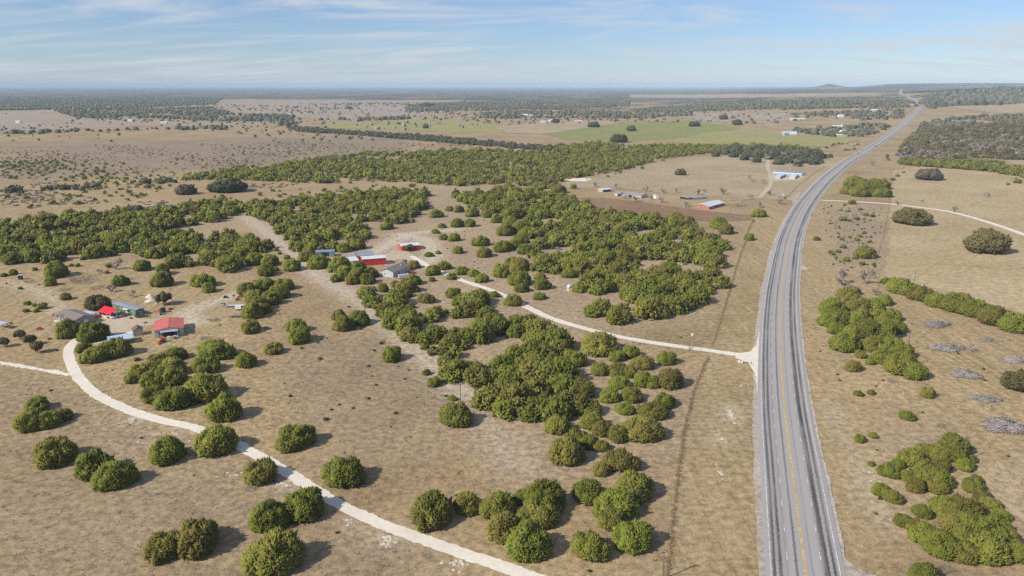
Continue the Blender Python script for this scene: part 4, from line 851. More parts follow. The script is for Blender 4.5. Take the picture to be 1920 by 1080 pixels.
# ------------------------------------------------------------------ low bushes in the roadside scrub
BUSH_ME = [npmesh('foliage', V, F, 'juniper_leaf', dict(tint=t)) for V, F, t in BUSH]; BUSH2_ME = [npmesh('foliage', V, F, 'bush_leaf', dict(tint=t)) for V, F, t in BUSH]
SCRUB = [(1580, 410, 14), (1592, 413, 8), (1606, 409, 11), (1623, 402, 10), (1636, 404, 10), (1613, 392, 8), (1584, 383, 7), (1598, 379, 14), (1577, 394, 6), (1591, 395, 7), (1621, 410, 5), (1632, 413, 5), (1608, 421, 6), (1621, 436, 8), (1612, 442, 9), (1593, 444, 7), (1578, 448, 8), (1608, 449, 9), (1631, 452, 9), (1633, 444, 6), (1581, 462, 12), (1571, 471, 11), (1557, 472, 9), (1562, 476, 9), (1587, 486, 15), (1603, 483, 10), (1617, 494, 11), (1575, 490, 6), (1638, 495, 8), (1567, 482, 7), (1627, 496, 5), (1640, 436, 5), (1601, 431, 5), (1572, 437, 5), (1560, 418, 5)]
for i, (x, y, w) in enumerate(sorted(SCRUB, key=lambda q: q[1])):
    p, R = crown_place(x, y, w * 1.05); o = link('scrub_bush', rnd.choice(BUSH_ME), None, (p.x, p.y, p.z - 0.02), rnd.uniform(0, 6)); o.scale = (R, R, R * 0.9)
    tag(o, f'{ORD[i] if i < 30 else str(i + 1) + "th"} farthest bush of the scrub strip right of the highway', 'bush', 'scrub strip bushes')
FB = [(1683, 329, 8), (1674, 336, 10), (1694, 323, 6), (1665, 352, 7), (1413, 414, 5), (1905, 334, 5), (1908, 340, 14), (1890, 345, 7), (79, 574, 20), (68, 582, 12), (64, 572, 10), (51, 568, 14), (49, 582, 12), (256, 673, 13), (200, 510, 10), (203, 498, 13), (145, 497, 11), (155, 484, 12), (133, 497, 10), (38, 540, 8)]
for i, (x, y, w) in enumerate(sorted(FB, key=lambda q: q[0])):
    p, R = crown_place(x, y, w); o = link('scrub_bush', rnd.choice(BUSH_ME), None, (p.x, p.y, p.z - 0.02), rnd.uniform(0, 6)); o.scale = (R, R, R * 0.9)
    tag(o, f'{ORD[i]} small bush from the left among the scattered bushes on grass', 'bush', 'scattered bushes')

# small plants nobody could count: scrubby tufts in the pastures, straw clumps, weeds on the fence lines
def sprinkle(polys, sp, seed, lo, hi, keep=1.0, avoid=True):
    out = []; r = np.random.RandomState(seed)
    for poly in polys:
        X, Y, Z = poisson(poly, [], sp, seed, 0.5)
        for x, y, z in zip(X, Y, Z):
            if r.rand() > keep: continue
            if avoid and (np.any(np.hypot(TX - x, TY - y) < TR) or np.any(np.hypot(RD[:, 0] - x, RD[:, 1] - y) < 4.5) or np.any(np.hypot(HW[::3, 0] - x, HW[::3, 1] - y) < 12)): continue
            out.append((x, y, z - 0.02, r.uniform(lo, hi), r.uniform(0.7, 1.2), r.uniform(0, 6.28), r.rand()))
    return out
RD = np.concatenate([px_path(DRIVE, 4.0)[0], px_path([(772, 480), (870, 527), (1000, 582), (1150, 629), (1290, 652), (1422, 670)], 4.0)[0]])
PAST = [(0, 690), (130, 705), (250, 640), (420, 600), (560, 540), (690, 600), (860, 740), (1000, 890), (1230, 880), (1240, 1080), (1230, 1110), (0, 1110)]
def tuft_np(seed, n, h, spread):
    r = np.random.RandomState(seed); V, F = [], []
    for i in range(n):
        a = r.uniform(0, 6.28); q = r.uniform(0.1, 1) * spread; b = np.array([q * math.cos(a), q * math.sin(a), 0]); t = b * r.uniform(1.2, 1.8) + np.array([0, 0, h * r.uniform(0.6, 1.1)])
        n2 = np.array([-math.sin(a), math.cos(a), 0]) * 0.22; V += [b - n2, b + n2, t]; F.append((3 * i, 3 * i + 1, 3 * i + 2))
    V = np.array(V); return V, np.array(F), r.uniform(0, 1, len(V))
TUFT = [tuft_np(700 + i, 9, 0.75, 0.8) for i in range(5)]
RIGHT = [(1520, 1080), (1510, 620), (1540, 520), (1660, 520), (1700, 560), (1920, 630), (1960, 1100)]
scatter_mesh('dry_grass', TUFT, sprinkle([PAST], 2.0, 1, 0.2, 0.55, 0.6) + sprinkle([RIGHT], 3.0, 2, 0.22, 0.6, 0.45), 'clumps of dry straw-coloured grass across the pastures', 'grass', 'straw')
SMALLB = [crown_np(345 + i, 4, 40, ICO1, hgt=0.9, spike=0.4, base=0.18, up=0.6) for i in range(4)]
MIDL = [(440, 520), (700, 560), (860, 730), (1000, 890), (900, 900), (600, 780), (520, 640)]
sm = sprinkle([PAST], 13, 3, 0.2, 0.75, 0.24) + sprinkle([RIGHT], 13, 4, 0.25, 0.7, 0.4) + sprinkle([[(1540, 380), (1655, 385), (1645, 505), (1560, 508)]], 7, 5, 0.3, 1.0, 0.5) + sprinkle([MIDL], 10, 8, 0.3, 1.1, 0.35)
sm += sprinkle([[(690, 430), (960, 400), (940, 520), (1180, 640), (1290, 650), (1290, 620), (1060, 560)]], 10, 9, 0.25, 0.7, 0.3) + sprinkle([[(0, 500), (440, 520), (440, 610), (0, 690)]], 14, 10, 0.3, 0.9, 0.35)
scatter_mesh('low_scrub', SMALLB, sm, 'small dark scrub plants dotted over the dry pasture', 'scrub', 'bush_leaf')
def along(pts, sp, wid, lo, hi, seed, keep=1.0):
    A, s_ = px_path(pts, sp, 2); r = np.random.RandomState(seed); out = []
    for (x, y) in A:
        if r.rand() > keep: continue
        x += r.normal(0, wid); y += r.normal(0, wid); out.append((x, y, T(x, y) - 0.02, r.uniform(lo, hi), r.uniform(0.7, 1.3), r.uniform(0, 6.28), r.rand()))
    return out
FENCE_L1 = [(1246, 1110), (1257, 1030), (1268, 925), (1283, 812), (1300, 740), (1314, 702), (1328, 670)]
FENCE_L2 = [(1337, 644), (1350, 605), (1365, 555), (1380, 505), (1393, 465), (1399, 452)]
FENCE_L3 = [(1400, 440), (1409, 420), (1413, 411)]
FENCE_R = [(1634, 520), (1645, 480), (1656, 440), (1664, 400), (1669, 365), (1673, 340), (1690, 318), (1706, 304)]
FENCE_S = [(1476, 370), (1490, 355), (1510, 338), (1530, 323), (1548, 312)]
scatter_mesh('fence_weeds', TUFT, along(FENCE_L1, 0.16, 0.3, 0.25, 0.55, 1, 0.8) + along(FENCE_L2, 0.22, 0.3, 0.25, 0.5, 2, 0.75) + along(FENCE_S, 1.2, 0.4, 0.4, 0.8, 3) + along(FENCE_R, 2.5, 0.5, 0.3, 0.8, 4, 0.6) + along(FENCE_L3, 0.6, 0.5, 0.3, 0.7, 5), 'rusty brown weeds grown through the highway fences', 'weeds', 'dry_weed')

# ------------------------------------------------------------------ middle and far woods
LO2 = [crown_np(260 + i, 5, 26, OCTA, hgt=1.05, spike=0.3, base=0.2, up=0.7) for i in range(6)]
def woods(name, polys, sp, R0, label, mat, protos, seed, keep=1.0, hf=1.0):
    out = []; r = np.random.RandomState(seed)
    for poly in polys:
        X, Y, Z = poisson(poly, [], sp, seed)
        q_ = max(1.0, sp / 9.0); cl = np.sin(X / (31.0 * q_) + seed) + np.sin(Y / (43.0 * q_) + X / (57.0 * q_)) + np.sin((X + Y) / (19.0 * q_)) + 0.8 * np.sin((X * 0.6 - Y) / (75.0 * q_) + 2 * seed)
        for x, y, z, c in zip(X, Y, Z, cl):
            if r.rand() > keep + 0.22 * c * (keep < 1): continue
            out.append((x, y, z - 0.1, R0 * r.choice((0.6, 0.85, 1.0, 1.25)) * r.uniform(0.9, 1.1), hf * r.uniform(0.85, 1.15), r.uniform(0, 6.28), r.rand()))
    return scatter_mesh(name, protos, out, label, 'woods', mat)
BAND = [(335, 336), (400, 318), (470, 312), (600, 296), (680, 286), (800, 283), (950, 280), (1060, 272), (1120, 266), (1200, 270), (1300, 272), (1420, 272), (1500, 276), (1545, 288), (1500, 292), (1400, 284), (1330, 285), (1240, 296), (1165, 318), (1100, 328), (1050, 338), (1020, 346), (930, 349), (850, 346), (760, 338), (640, 341), (500, 338), (420, 334)]
woods('juniper_woods', [BAND], 8.6, 4.7, 'broad green juniper band across the middle distance', 'juniper_leaf', LO2, 61, 0.70)
woods('juniper_woods', [[(530, 236), (620, 244), (760, 252), (900, 264), (1040, 276), (1040, 283), (900, 272), (760, 260), (640, 250), (560, 246)]], 9.0, 5.0, 'dark hedge line climbing across the left rangeland', 'grey_oak_leaf', LO2, 62, 0.95)
woods('oak_woods', [[(1345, 288), (1370, 275), (1450, 276), (1540, 285), (1545, 303), (1500, 312), (1460, 298), (1400, 292)]], 10, 6.0, 'grey oak belt behind the storage units', 'grey_oak_leaf', LO2, 63, 0.9)
woods('oak_woods', [[(1682, 292), (1700, 262), (1730, 240), (1770, 238), (1830, 236), (1920, 222), (1990, 222), (1990, 300), (1910, 300), (1850, 294), (1790, 298), (1740, 300)]], 10.5, 6.2, 'grey winter woods on the right side of the highway', 'oak_leaf', LO2, 64, 0.46)
woods('juniper_woods', [[(1683, 302), (1760, 300), (1850, 302), (1930, 318), (1990, 326), (1990, 334), (1920, 330), (1840, 318), (1760, 312), (1690, 308)], [(1692, 268), (1742, 242), (1752, 244), (1730, 270), (1700, 290)]], 8.5, 5.0, 'green juniper fringe of the right-hand winter woods', 'juniper_leaf', LO2, 65, 0.9)
woods('winter_woods', [[(1682, 296), (1700, 262), (1730, 240), (1770, 238), (1830, 236), (1920, 222), (1990, 222), (1990, 300), (1910, 300), (1850, 294), (1790, 298), (1740, 300)], [(1345, 290), (1370, 278), (1450, 278), (1540, 290), (1500, 308), (1460, 298)]], 10.5, 5.0, 'pale leafless trees filling the right-hand winter woods', 'bare_twig', LO2, 84, 0.26)
woods('winter_brush', [q[0] for q in THICKETS], 12, 2.3, 'grey leafless brush showing between the junipers of the woods', 'bare_twig', LO2, 85, 0.22, 0.9)
woods('winter_brush', [BAND], 13, 3.0, 'grey leafless brush inside the juniper band', 'bare_twig', LO2, 86, 0.22, 0.8)
SPARSE = [[(0, 275), (300, 268), (620, 262), (900, 268), (960, 276), (700, 284), (500, 305), (335, 335), (0, 350)]]
woods('rangeland_scrub', SPARSE, 15, 1.7, 'scattered dark bushes over the left rangeland', 'juniper_leaf', LO2, 66, 0.26)
woods('winter_brush', SPARSE, 11.5, 1.7, 'low grey brush over the left rangeland', 'bare_twig', LO2, 87, 0.34, 0.5)
woods('rangeland_scrub', [[(0, 300), (220, 300), (340, 340), (250, 372), (0, 395)], [(470, 342), (780, 345), (800, 356), (640, 362), (440, 374), (380, 366)]], 13, 2.7, 'dark juniper bushes in front of the left woods', 'juniper_leaf', LO2, 67, 0.40)
woods('rangeland_scrub', [[(80, 352), (190, 342), (190, 352), (90, 357)], [(0, 352), (40, 350), (40, 362), (0, 362)], [(240, 338), (330, 336), (330, 343), (240, 345)]], 8, 4.2, 'dense dark bush rows on the left rangeland', 'grey_oak_leaf', LO2, 68, 0.9)
woods('winter_brush', [[(0, 362), (60, 352), (190, 362), (190, 378), (0, 385)], [(255, 375), (320, 372), (310, 388), (240, 395)], [(470, 340), (560, 338), (560, 348), (470, 352)], [(60, 340), (110, 336), (100, 346), (50, 352)]], 6.0, 2.2, 'grey leafless brush patches on the left rangeland', 'bare_twig', LO2, 69, 0.6, 0.4)
FARW = [[(0, 182), (300, 181), (420, 184), (400, 196), (240, 202), (0, 207)], [(100, 207), (200, 204), (400, 201), (440, 214), (550, 216), (548, 226), (420, 227), (300, 221), (150, 221)],
        [(0, 249), (290, 239.5), (290, 242), (0, 252)], [(285, 238), (430, 236), (430, 242), (300, 244)], [(600, 224), (770, 219), (770, 222.5), (600, 229)], [(520, 226), (560, 228), (560, 236), (520, 236)],
        [(760, 196), (900, 190), (1010, 188), (1180, 188), (1180, 200), (1000, 204), (880, 208), (760, 210)], [(900, 212), (1000, 207), (1180, 210), (1200, 222), (1040, 220), (900, 222)], [(1180, 205), (1300, 196), (1300, 216), (1200, 222)],
        [(1300, 190), (1480, 188), (1690, 186), (1715, 192), (1700, 202), (1480, 206), (1300, 208)], [(1480, 214), (1640, 204), (1706, 206), (1690, 222), (1620, 226), (1480, 226)], [(1480, 240), (1560, 238), (1640, 232), (1670, 236), (1630, 254), (1560, 256), (1490, 246)],
        [(1725, 228), (1800, 220), (1930, 214), (1990, 214), (1990, 226), (1800, 238), (1730, 240)], [(1735, 196), (1780, 190), (1780, 198), (1740, 205)]]
woods('far_woods', FARW, 17, 7.4, 'distant dark woods and hedgerows on the plain', 'grey_oak_leaf', DOME, 71, 0.50, 0.8)
HILL = [[(1722, 196), (1745, 180), (1790, 172), (1850, 168), (1990, 167), (1990, 188), (1880, 196), (1800, 198)]]
woods('far_woods', HILL, 26, 13, 'woods covering the low hill on the right', 'grey_oak_leaf', DOME, 72, 0.7)
woods('far_scrub', [[(0, 212), (560, 232), (900, 262), (0, 270)]], 42, 3.5, 'specks of scrub on the far left rangeland', 'grey_oak_leaf', DOME, 73, 0.22)
woods('far_scrub', [[(380, 196), (920, 190), (1180, 206), (1480, 206), (1480, 232), (1180, 228), (900, 234), (560, 232), (100, 226)]], 40, 4.5, 'scattered scrub and trees over the far fields', 'grey_oak_leaf', DOME, 77, 0.26)
woods('far_scrub', [[(640, 226), (880, 230), (1010, 246), (960, 262), (700, 246)], [(1260, 268), (1560, 262), (1560, 274)]], 34, 4.5, 'small single trees dotted over the olive pastures', 'bare_twig', DOME, 74, 0.28)
woods('far_scrub', [[(1060, 342), (1240, 298), (1280, 298), (1240, 310), (1150, 330)]], 16, 2.6, 'bushes along the ragged edge of the juniper band', 'juniper_leaf', LO2, 75, 0.3)
woods('roadside_scrub', [[(1530, 276), (1560, 268), (1610, 268), (1600, 282), (1560, 296)], [(1655, 285), (1690, 290), (1690, 300), (1665, 300)]], 15, 3.2, 'loose bushes beside the highway at the culvert', 'grey_oak_leaf', LO2, 76, 0.55)

# ------------------------------------------------------------------ buildings
def frame_of(Fp, Lp, Rp, h):
    """placing from the three eave corners seen in the photograph"""
    F, L, R = (at(*q, h) for q in (Fp, Lp, Rp))
    u = (R - F).xy; v = (L - F).xy
    a = math.atan2(u.y, u.x); b = math.atan2(v.y, v.x) - math.pi / 2
    d = (b - a + math.pi) % (2 * math.pi) - math.pi
    wu, wv = u.length, v.length; th = a + d * wv / (wu + wv)
    lu = wu * math.cos(a - th); lv = wv * math.cos(b - th)
    c = Vector((math.cos(th), math.sin(th))); s_ = Vector((-c.y, c.x)); m = F.xy + c * lu / 2 + s_ * lv / 2
    return Vector((m.x, m.y, T(m.x, m.y))), th, lu, lv
def gable(name, label, cat, Fp, Lp, Rp, h, rise, axis, wall, roof, trim=None, items=(), over=0.35, group=None, lumax=None, lvmax=None):
    """axis 'u': ridge along the F-R side, 'v': along the F-L side. items: (face, centre 0..1, z0, w, h, kind, material)"""
    c, th, lu, lv = frame_of(Fp, Lp, Rp, h); lu = min(lu, lumax or lu); lv = min(lv, lvmax or lv)
    o = empty(name, (c.x, c.y, c.z - 0.05), th, label, cat, group); X, Y = lu / 2, lv / 2; e = 0.004
    m = MB()
    if axis == 'u': m.prism([(-Y, 0), (Y, 0), (Y, h), (0, h + rise), (-Y, h)], 'x', -X, X)
    else: m.prism([(-X, 0), (X, 0), (X, h), (0, h + rise), (-X, h)], 'y', -Y, Y)
    m.build('wall', wall, o)
    W = Y if axis == 'u' else X; Lh = (X if axis == 'u' else Y) + over; k = rise / W; t = 0.14
    rf = MB()
    for s_ in (-1, 1):
        prof = [(0, h + rise + 0.02), (s_ * (W + over), h - k * over + 0.02), (s_ * (W + over), h - k * over + t), (0, h + rise + t + 0.02)]
        rf.prism(prof, 'x' if axis == 'u' else 'y', -Lh, Lh)
    ro = rf.build('roof', roof, o)
    rc = MB()
    if axis == 'u': rc.box(-Lh - 0.02, Lh + 0.02, -0.2, 0.2, h + rise + t - 0.03, h + rise + t + 0.06)
    else: rc.box(-0.2, 0.2, -Lh - 0.02, Lh + 0.02, h + rise + t - 0.03, h + rise + t + 0.06)
    rc.build('ridge_cap', trim or roof, ro)
    for (face, f, z0, w, hh, kind, mat) in items:
        g = MB()
        def bx(a0, a1, z0, z1, d0, d1):
            if face == 's': g.box(a0, a1, -Y - d1, -Y - d0, z0, z1)
            elif face == 'n': g.box(a0, a1, Y + d0, Y + d1, z0, z1)
            elif face == 'w': g.box(-X - d1, -X - d0, a0, a1, z0, z1)
            else: g.box(X + d0, X + d1, a0, a1, z0, z1)
        if face in 'sn': a = -X + f * lu
        else: a = Y - f * lv
        bx(a - w / 2, a + w / 2, z0, z0 + hh, -0.02, 0.05); q = g.build(kind, mat, o)
        if kind == 'window':
            g = MB(); bx(a - w / 2 + 0.12, a + w / 2 - 0.12, z0 + 0.12, z0 + hh - 0.12, 0.02, 0.075); g.build('pane', 'window_glass', q)
    return o, X, Y, h
def flatshed(name, label, cat, Fp, Lp, Rp, h, roof, wall=None, walls='', tilt=0.0, group=None, post='steel', nposts=3):
    """flat or lean-to roof on posts, walled on the named sides"""
    c, th, lu, lv = frame_of(Fp, Lp, Rp, h); o = empty(name, (c.x, c.y, c.z - 0.05), th, label, cat, group); X, Y = lu / 2, lv / 2
    m = MB(); m.prism([(-Y - .2, h - tilt), (Y + .2, h + tilt), (Y + .2, h + tilt + 0.14), (-Y - .2, h - tilt + 0.14)], 'x', -X - .2, X + .2); m.build('roof', roof, o)
    for i in range(nposts):
        for s_ in (-1, 1):
            x = -X + 0.15 + (lu - 0.3) * i / (nposts - 1); m = MB(); m.box(x - 0.09, x + 0.09, s_ * (Y - 0.15) - 0.09, s_ * (Y - 0.15) + 0.09, 0, h + s_ * tilt * 0.9); m.build('post', post, o)
    for f in walls:
        m = MB(); k = h - abs(tilt) - 0.02
        {'s': lambda: m.box(-X, X, -Y, -Y + .1, 0, k), 'n': lambda: m.box(-X, X, Y - .1, Y, 0, k), 'w': lambda: m.box(-X, -X + .1, -Y + .11, Y - .11, 0, k), 'e': lambda: m.box(X - .1, X, -Y + .11, Y - .11, 0, k)}[f]()
        m.build('wall', wall, o)
    return o, X, Y, h
def zA(x, y): return (90 + x / 7.11, 540 + y / 7.11)
def zB(x, y): return (570 + x / 8.0, 440 + y / 8.0)
def zC(x, y): return (1100 + x / 7.385, 335 + y / 7.385)
def zD(x, y): return (1430 + x / 11.29, 310 + y / 11.29)

# left homestead
WN, DR = 'window', 'door'
o, X, Y, h = gable('house', 'tan single-storey house with a grey-brown shingle roof and white windows', 'house', zA(340, 440), zA(85, 360), zA(632, 372), 2.8, 1.5, 'v', 'tan_siding', 'grey_shingle', None,
      [('w', 0.12, 0.9, 1.5, 1.3, WN, 'white_paint'), ('w', 0.28, 0.9, 1.5, 1.3, WN, 'white_paint'), ('w', 0.42, 0.1, 1.1, 2.1, DR, 'white_paint'), ('w', 0.56, 0.9, 1.5, 1.3, WN, 'white_paint'), ('w', 0.8, 0.9, 2.2, 1.3, WN, 'white_paint'), ('s', 0.58, 0.15, 1.8, 2.15, DR, 'white_paint'), ('s', 0.2, 1.0, 1.0, 1.1, WN, 'white_paint'), ('s', 0.85, 1.0, 1.0, 1.1, WN, 'white_paint')])
m = MB(); m.prism([(0.5, 2.7), (Y * 0.5, 3.55), (Y * 0.95, 2.7), (Y * 0.95, 2.85), (Y * 0.5, 3.72), (0.5, 2.85)], 'x', -X - 1.1, -X + 3.0); m.build('porch_roof', 'grey_shingle', o)
for yy in (0.8, Y * 0.9):
    m = MB(); m.box(-X - 1.0, -X - 0.85, yy - 0.08, yy + 0.08, 0, 2.7); m.build('porch_post', 'white_paint', o)
m = MB(); m.box(-X - 1.2, -X - 0.01, 0.4, Y * 0.95, 0, 0.35); m.build('porch_deck', 'white_paint', o)
flatshed('canopy', 'small pale blue roof on posts behind the tan house', 'canopy', zA(580, 345), zA(470, 318), zA(632, 325), 2.4, 'sky_blue_roof', nposts=2)
o, X, Y, h = gable('carport', 'open carport with a bright red metal roof and two white cars inside', 'carport', zA(825, 345), zA(675, 305), zA(1000, 300), 2.7, 1.5, 'v', 'cream', 'red_roof')
for c_ in list(o.children):
    if c_.name.startswith('wall'): bpy.data.objects.remove(c_)
m = MB(); m.box(-X, -X + 0.12, -Y * 0.3, Y, 0, 1.2); m.box(-X, -X + 0.12, -Y * 0.3, Y, 2.2, 2.68); m.build('side_wall', 'cream', o)
m = MB(); m.box(-X, X, Y - 0.12, Y, 0, 2.68); m.build('back_wall', 'cream', o)
for xx in (-X + 0.1, 0, X - 0.1):
    for yy in (-Y + 0.1, 0.2 if xx > 0.1 else -Y * 0.35):
        m = MB(); m.box(xx - 0.11, xx + 0.11, yy - 0.11, yy + 0.11, 0, 2.68 if xx else 3.3); m.build('post', 'white_paint', o)
CARPORT = (o, X, Y)
o, X, Y, h = gable('mobile_home', 'long dark green trailer home with a curved grey metal roof', 'mobile home', zA(1165, 298), zA(860, 205), zA(1275, 268), 3.0, 0.35, 'v', 'green_siding', 'grey_metal_roof', None,
      [('w', 0.10, 1.2, 1.2, 1.0, WN, 'white_paint'), ('w', 0.34, 1.2, 1.2, 1.0, WN, 'white_paint'), ('w', 0.62, 0.6, 1.0, 2.0, DR, 'white_paint'), ('w', 0.88, 1.2, 1.4, 1.0, WN, 'white_paint'), ('s', 0.5, 1.0, 1.6, 1.1, WN, 'white_paint')], 0.15)
m = MB(); m.box(-X - 1.6, -X - 0.02, -Y * 0.42, -Y * 0.1, 0, 0.55); m.box(-X - 2.0, -X - 1.61, -Y * 0.38, -Y * 0.14, 0, 0.28); m.build('steps', 'cream', o)
m = MB(); m.box(-X - 1.5, -X - 0.02, -Y * 0.45, -Y * 0.05, 2.55, 2.65); m.build('awning', 'white_paint', o)
o, X, Y, h = gable('barn', 'metal barn with a faded red gable roof and open front bay', 'barn', (289, 620.6), (291, 602), (343.2, 614.5), 3.3, 1.0, 'v', 'pale_metal_wall', 'rust_red_roof', None,
      [('s', 0.5, 0.02, 4.6, 2.7, 'bay_shade_panel', 'dark'), ('s', 0.24, 0.05, 2.2, 2.6, DR, 'green_siding'), ('s', 0.77, 0.05, 2.0, 2.6, DR, 'green_siding')])  # front bay is a dark wall panel, painted as its shaded inside
m = MB(); m.prism([(-Y - 2.2, 2.85), (-Y - 0.06, 3.15), (-Y - 0.06, 3.25), (-Y - 2.2, 2.95)], 'x', -X * 0.6, X * 0.62); m.build('awning', 'pale_metal_wall', o)
for xx in (-X * 0.58, X * 0.6):
    m = MB(); m.box(xx - 0.1, xx + 0.1, -Y - 2.1, -Y - 1.9, 0, 2.87); m.build('post', 'cream', o)
BARN = (o, X, Y)
gable('garden_shed', 'small tan shed with a dark brown gable roof beside the barn', 'shed', (249, 620.4), (248, 615), (267.5, 617.4), 2.6, 1.1, 'v', 'tan_panel', 'brown_shingle', None, [('s', 0.5, 0.03, 1.5, 1.9, DR, 'cream')], 0.2)
flatshed('flat_carport', 'flat white-and-blue roofed carport behind the juniper row', 'carport', (205.3, 640), (202.5, 632.0), (250, 632), 2.5, 'sky_blue_roof', 'cream', 'w', 0.1, nposts=4, post='pole_wood')
flatshed('canopy', 'pale blue canopy roof at the left frame edge', 'canopy', (4, 608), (-12, 604), (13, 604.5), 2.6, 'sky_blue_roof', nposts=2)
gable('pump_shed', 'little cream box shed with a red roof beside the black tank', 'shed', zA(1395, 318), zA(1388, 305), zA(1478, 318), 1.9, 0.25, 'u', 'cream', 'orange_paint', None, [('s', 0.5, 0.05, 0.9, 1.6, DR, 'tan_panel')], 0.12, lvmax=3)
def tank(name, label, px, r, hh, mat):
    p = at(*px); o = empty(name, (p.x, p.y, p.z - 0.02), 0, label, 'tank')
    m = MB(); m.tube((0, 0, 0), (0, 0, hh), r, r, 20); m.build('body', mat, o)
    m = MB(); m.tube((0, 0, hh + 0.005), (0, 0, hh + 0.3), r * 0.97, r * 0.35, 20); m.build('lid', mat, o)
    for i in range(4):
        m = MB(); z = hh * (i + 0.6) / 4.4; m.tube((0, 0, z), (0, 0, z + 0.08), r + 0.03, r + 0.03, 20); m.build('rib', mat, o)
tank('water_tank', 'black round water tank near the homestead pole', (305.5, 585.5), 1.35, 2.2, 'tank_black')
def heap(name, label, px, R, hh, mat):
    p = at(*px); V, F = ICO2; r = np.random.RandomState(3); q = V.copy(); q[:, 2] = np.maximum(q[:, 2], 0); rr = np.hypot(q[:, 0], q[:, 1])
    q[:, 2] = np.clip(1.05 - rr, 0, 1) * (1 + 0.12 * r.normal(size=len(q))); q *= np.array([R, R * 0.9, hh]); o = link(name, npmesh(name, q, F, mat), None, (p.x, p.y, p.z - 0.05)); return tag(o, label, 'heap')
heap('gravel_heap', 'front white cone of the two gravel heaps behind the trailer home', (282.5, 565), 3.2, 2.0, 'limestone'); heap('gravel_heap', 'back pinkish cone of the two gravel heaps', (281, 557.5), 2.6, 2.0, 'gravel_heap')
p = at(39, 524); o = empty('deer_blind', p, 0.3, 'dark box-shaped deer blind beside the dirt track', 'blind')
m = MB(); m.box(-1, 1, -1, 1, 0.4, 2.5); m.build('cabin', 'tank_black', o); m = MB(); m.box(-1.15, 1.15, -1.15, 1.15, 2.503, 2.62); m.build('roof', 'canvas_grey', o)
m = MB(); m.box(-0.7, 0.7, -1.03, -0.9, 1.5, 2.0); m.build('window', 'dark', o)
for sx in (-.9, .9):
    for sy in (-.9, .9): m = MB(); m.box(sx - .08, sx + .08, sy - .08, sy + .08, 0, 0.4); m.build('leg', 'pole_wood', o)

# centre homestead
o, X, Y, h = gable('house', 'pale grey house with a brown-grey shingle roof behind the clump', 'house', zB(1335, 562), zB(1140, 545), zB(1580, 460), 3.2, 1.5, 'u', 'house_grey', 'grey_shingle', None,
      [('w', 0.35, 1.2, 1.1, 1.1, WN, 'white_paint'), ('s', 0.35, 0.1, 1.0, 2.1, DR, 'dark'), ('s', 0.15, 1.1, 1.2, 1.1, WN, 'white_paint'), ('s', 0.6, 1.1, 1.2, 1.1, WN, 'white_paint'), ('s', 0.85, 1.1, 1.2, 1.1, WN, 'white_paint')])
m = MB(); m.box(X * 0.35, X * 0.35 + 0.5, -Y * 0.5, -Y * 0.5 + 0.5, 3.4, 5.0); m.build('flue', 'canvas_grey', o)
gable('barn', 'long red barn with a white metal roof beside the grey house', 'barn', zB(880, 372), zB(845, 328), zB(1232, 345), 4.2, 0.7, 'u', 'barn_red', 'white_metal_roof', None, [('e', 0.5, 0.03, 3.2, 3.2, DR, 'barn_red'), ('w', 0.5, 0.03, 3.0, 3.0, DR, 'maroon')], 0.25)
gable('workshop', 'grey metal-roofed workshop right behind the long red barn', 'workshop', zB(822, 322), zB(772, 262), zB(1045, 300), 3.4, 1.2, 'u', 'rust', 'grey_metal_roof', None, [('e', 0.5, 0.03, 3, 2.8, DR, 'dark')], 0.3)
flatshed('lean_to', 'flat white-roofed lean-to left of the long red barn', 'shed', zB(700, 394), zB(640, 342), zB(828, 384), 2.6, 'white_metal_roof', 'pale_metal_wall', 'n', 0.15)
flatshed('lean_to', 'grey-roofed lean-to against the back workshop', 'shed', zB(668, 326), zB(690, 300), zB(785, 320), 2.6, 'grey_metal_roof', 'rust', 'n', 0.15)
gable('barn', 'small red shed with a white roof standing alone in the clearing', 'shed', zB(1462, 178), zB(1388, 134), zB(1748, 160), 3.0, 0.9, 'u', 'barn_red', 'white_metal_roof', None, [('w', 0.4, 0.6, 1.2, 1.6, WN, 'white_paint'), ('s', 0.8, 0.2, 1.6, 0.6, 'vent', 'maroon')], 0.25)
o, X, Y, h = flatshed('open_shed', 'open-fronted shed with a blue metal end wall in the woods', 'shed', zB(170, 262), zB(165, 236), zB(448, 256), 3.3, 'blue_metal', 'blue_metal', 'ne', 0.2, nposts=4)
m = MB(); m.box(X - 3.2, X - 0.105, -Y, -Y + 0.1, 0, 3.0); m.build('front_wall', 'blue_metal', o)
gable('garden_shed', 'tiny dark-roofed shed with a white door behind the grey house', 'shed', zB(1508, 396), zB(1470, 392), zB(1550, 386), 2.2, 0.7, 'v', 'brown_shingle', 'brown_shingle', None, [('s', 0.5, 0.05, 1.0, 1.8, DR, 'white_paint')], 0.15)
gable('hut', 'tiny white hut with a pale blue roof beside a round juniper', 'hut', (1066.5, 539), (1063.8, 536.4), (1072.5, 538.2), 2.3, 0.9, 'v', 'cream', 'sky_blue_roof', None, [('s', 0.55, 0.05, 0.9, 1.9, DR, 'white_paint'), ('w', 0.5, 1.0, 0.8, 0.8, WN, 'white_paint')], 0.25)

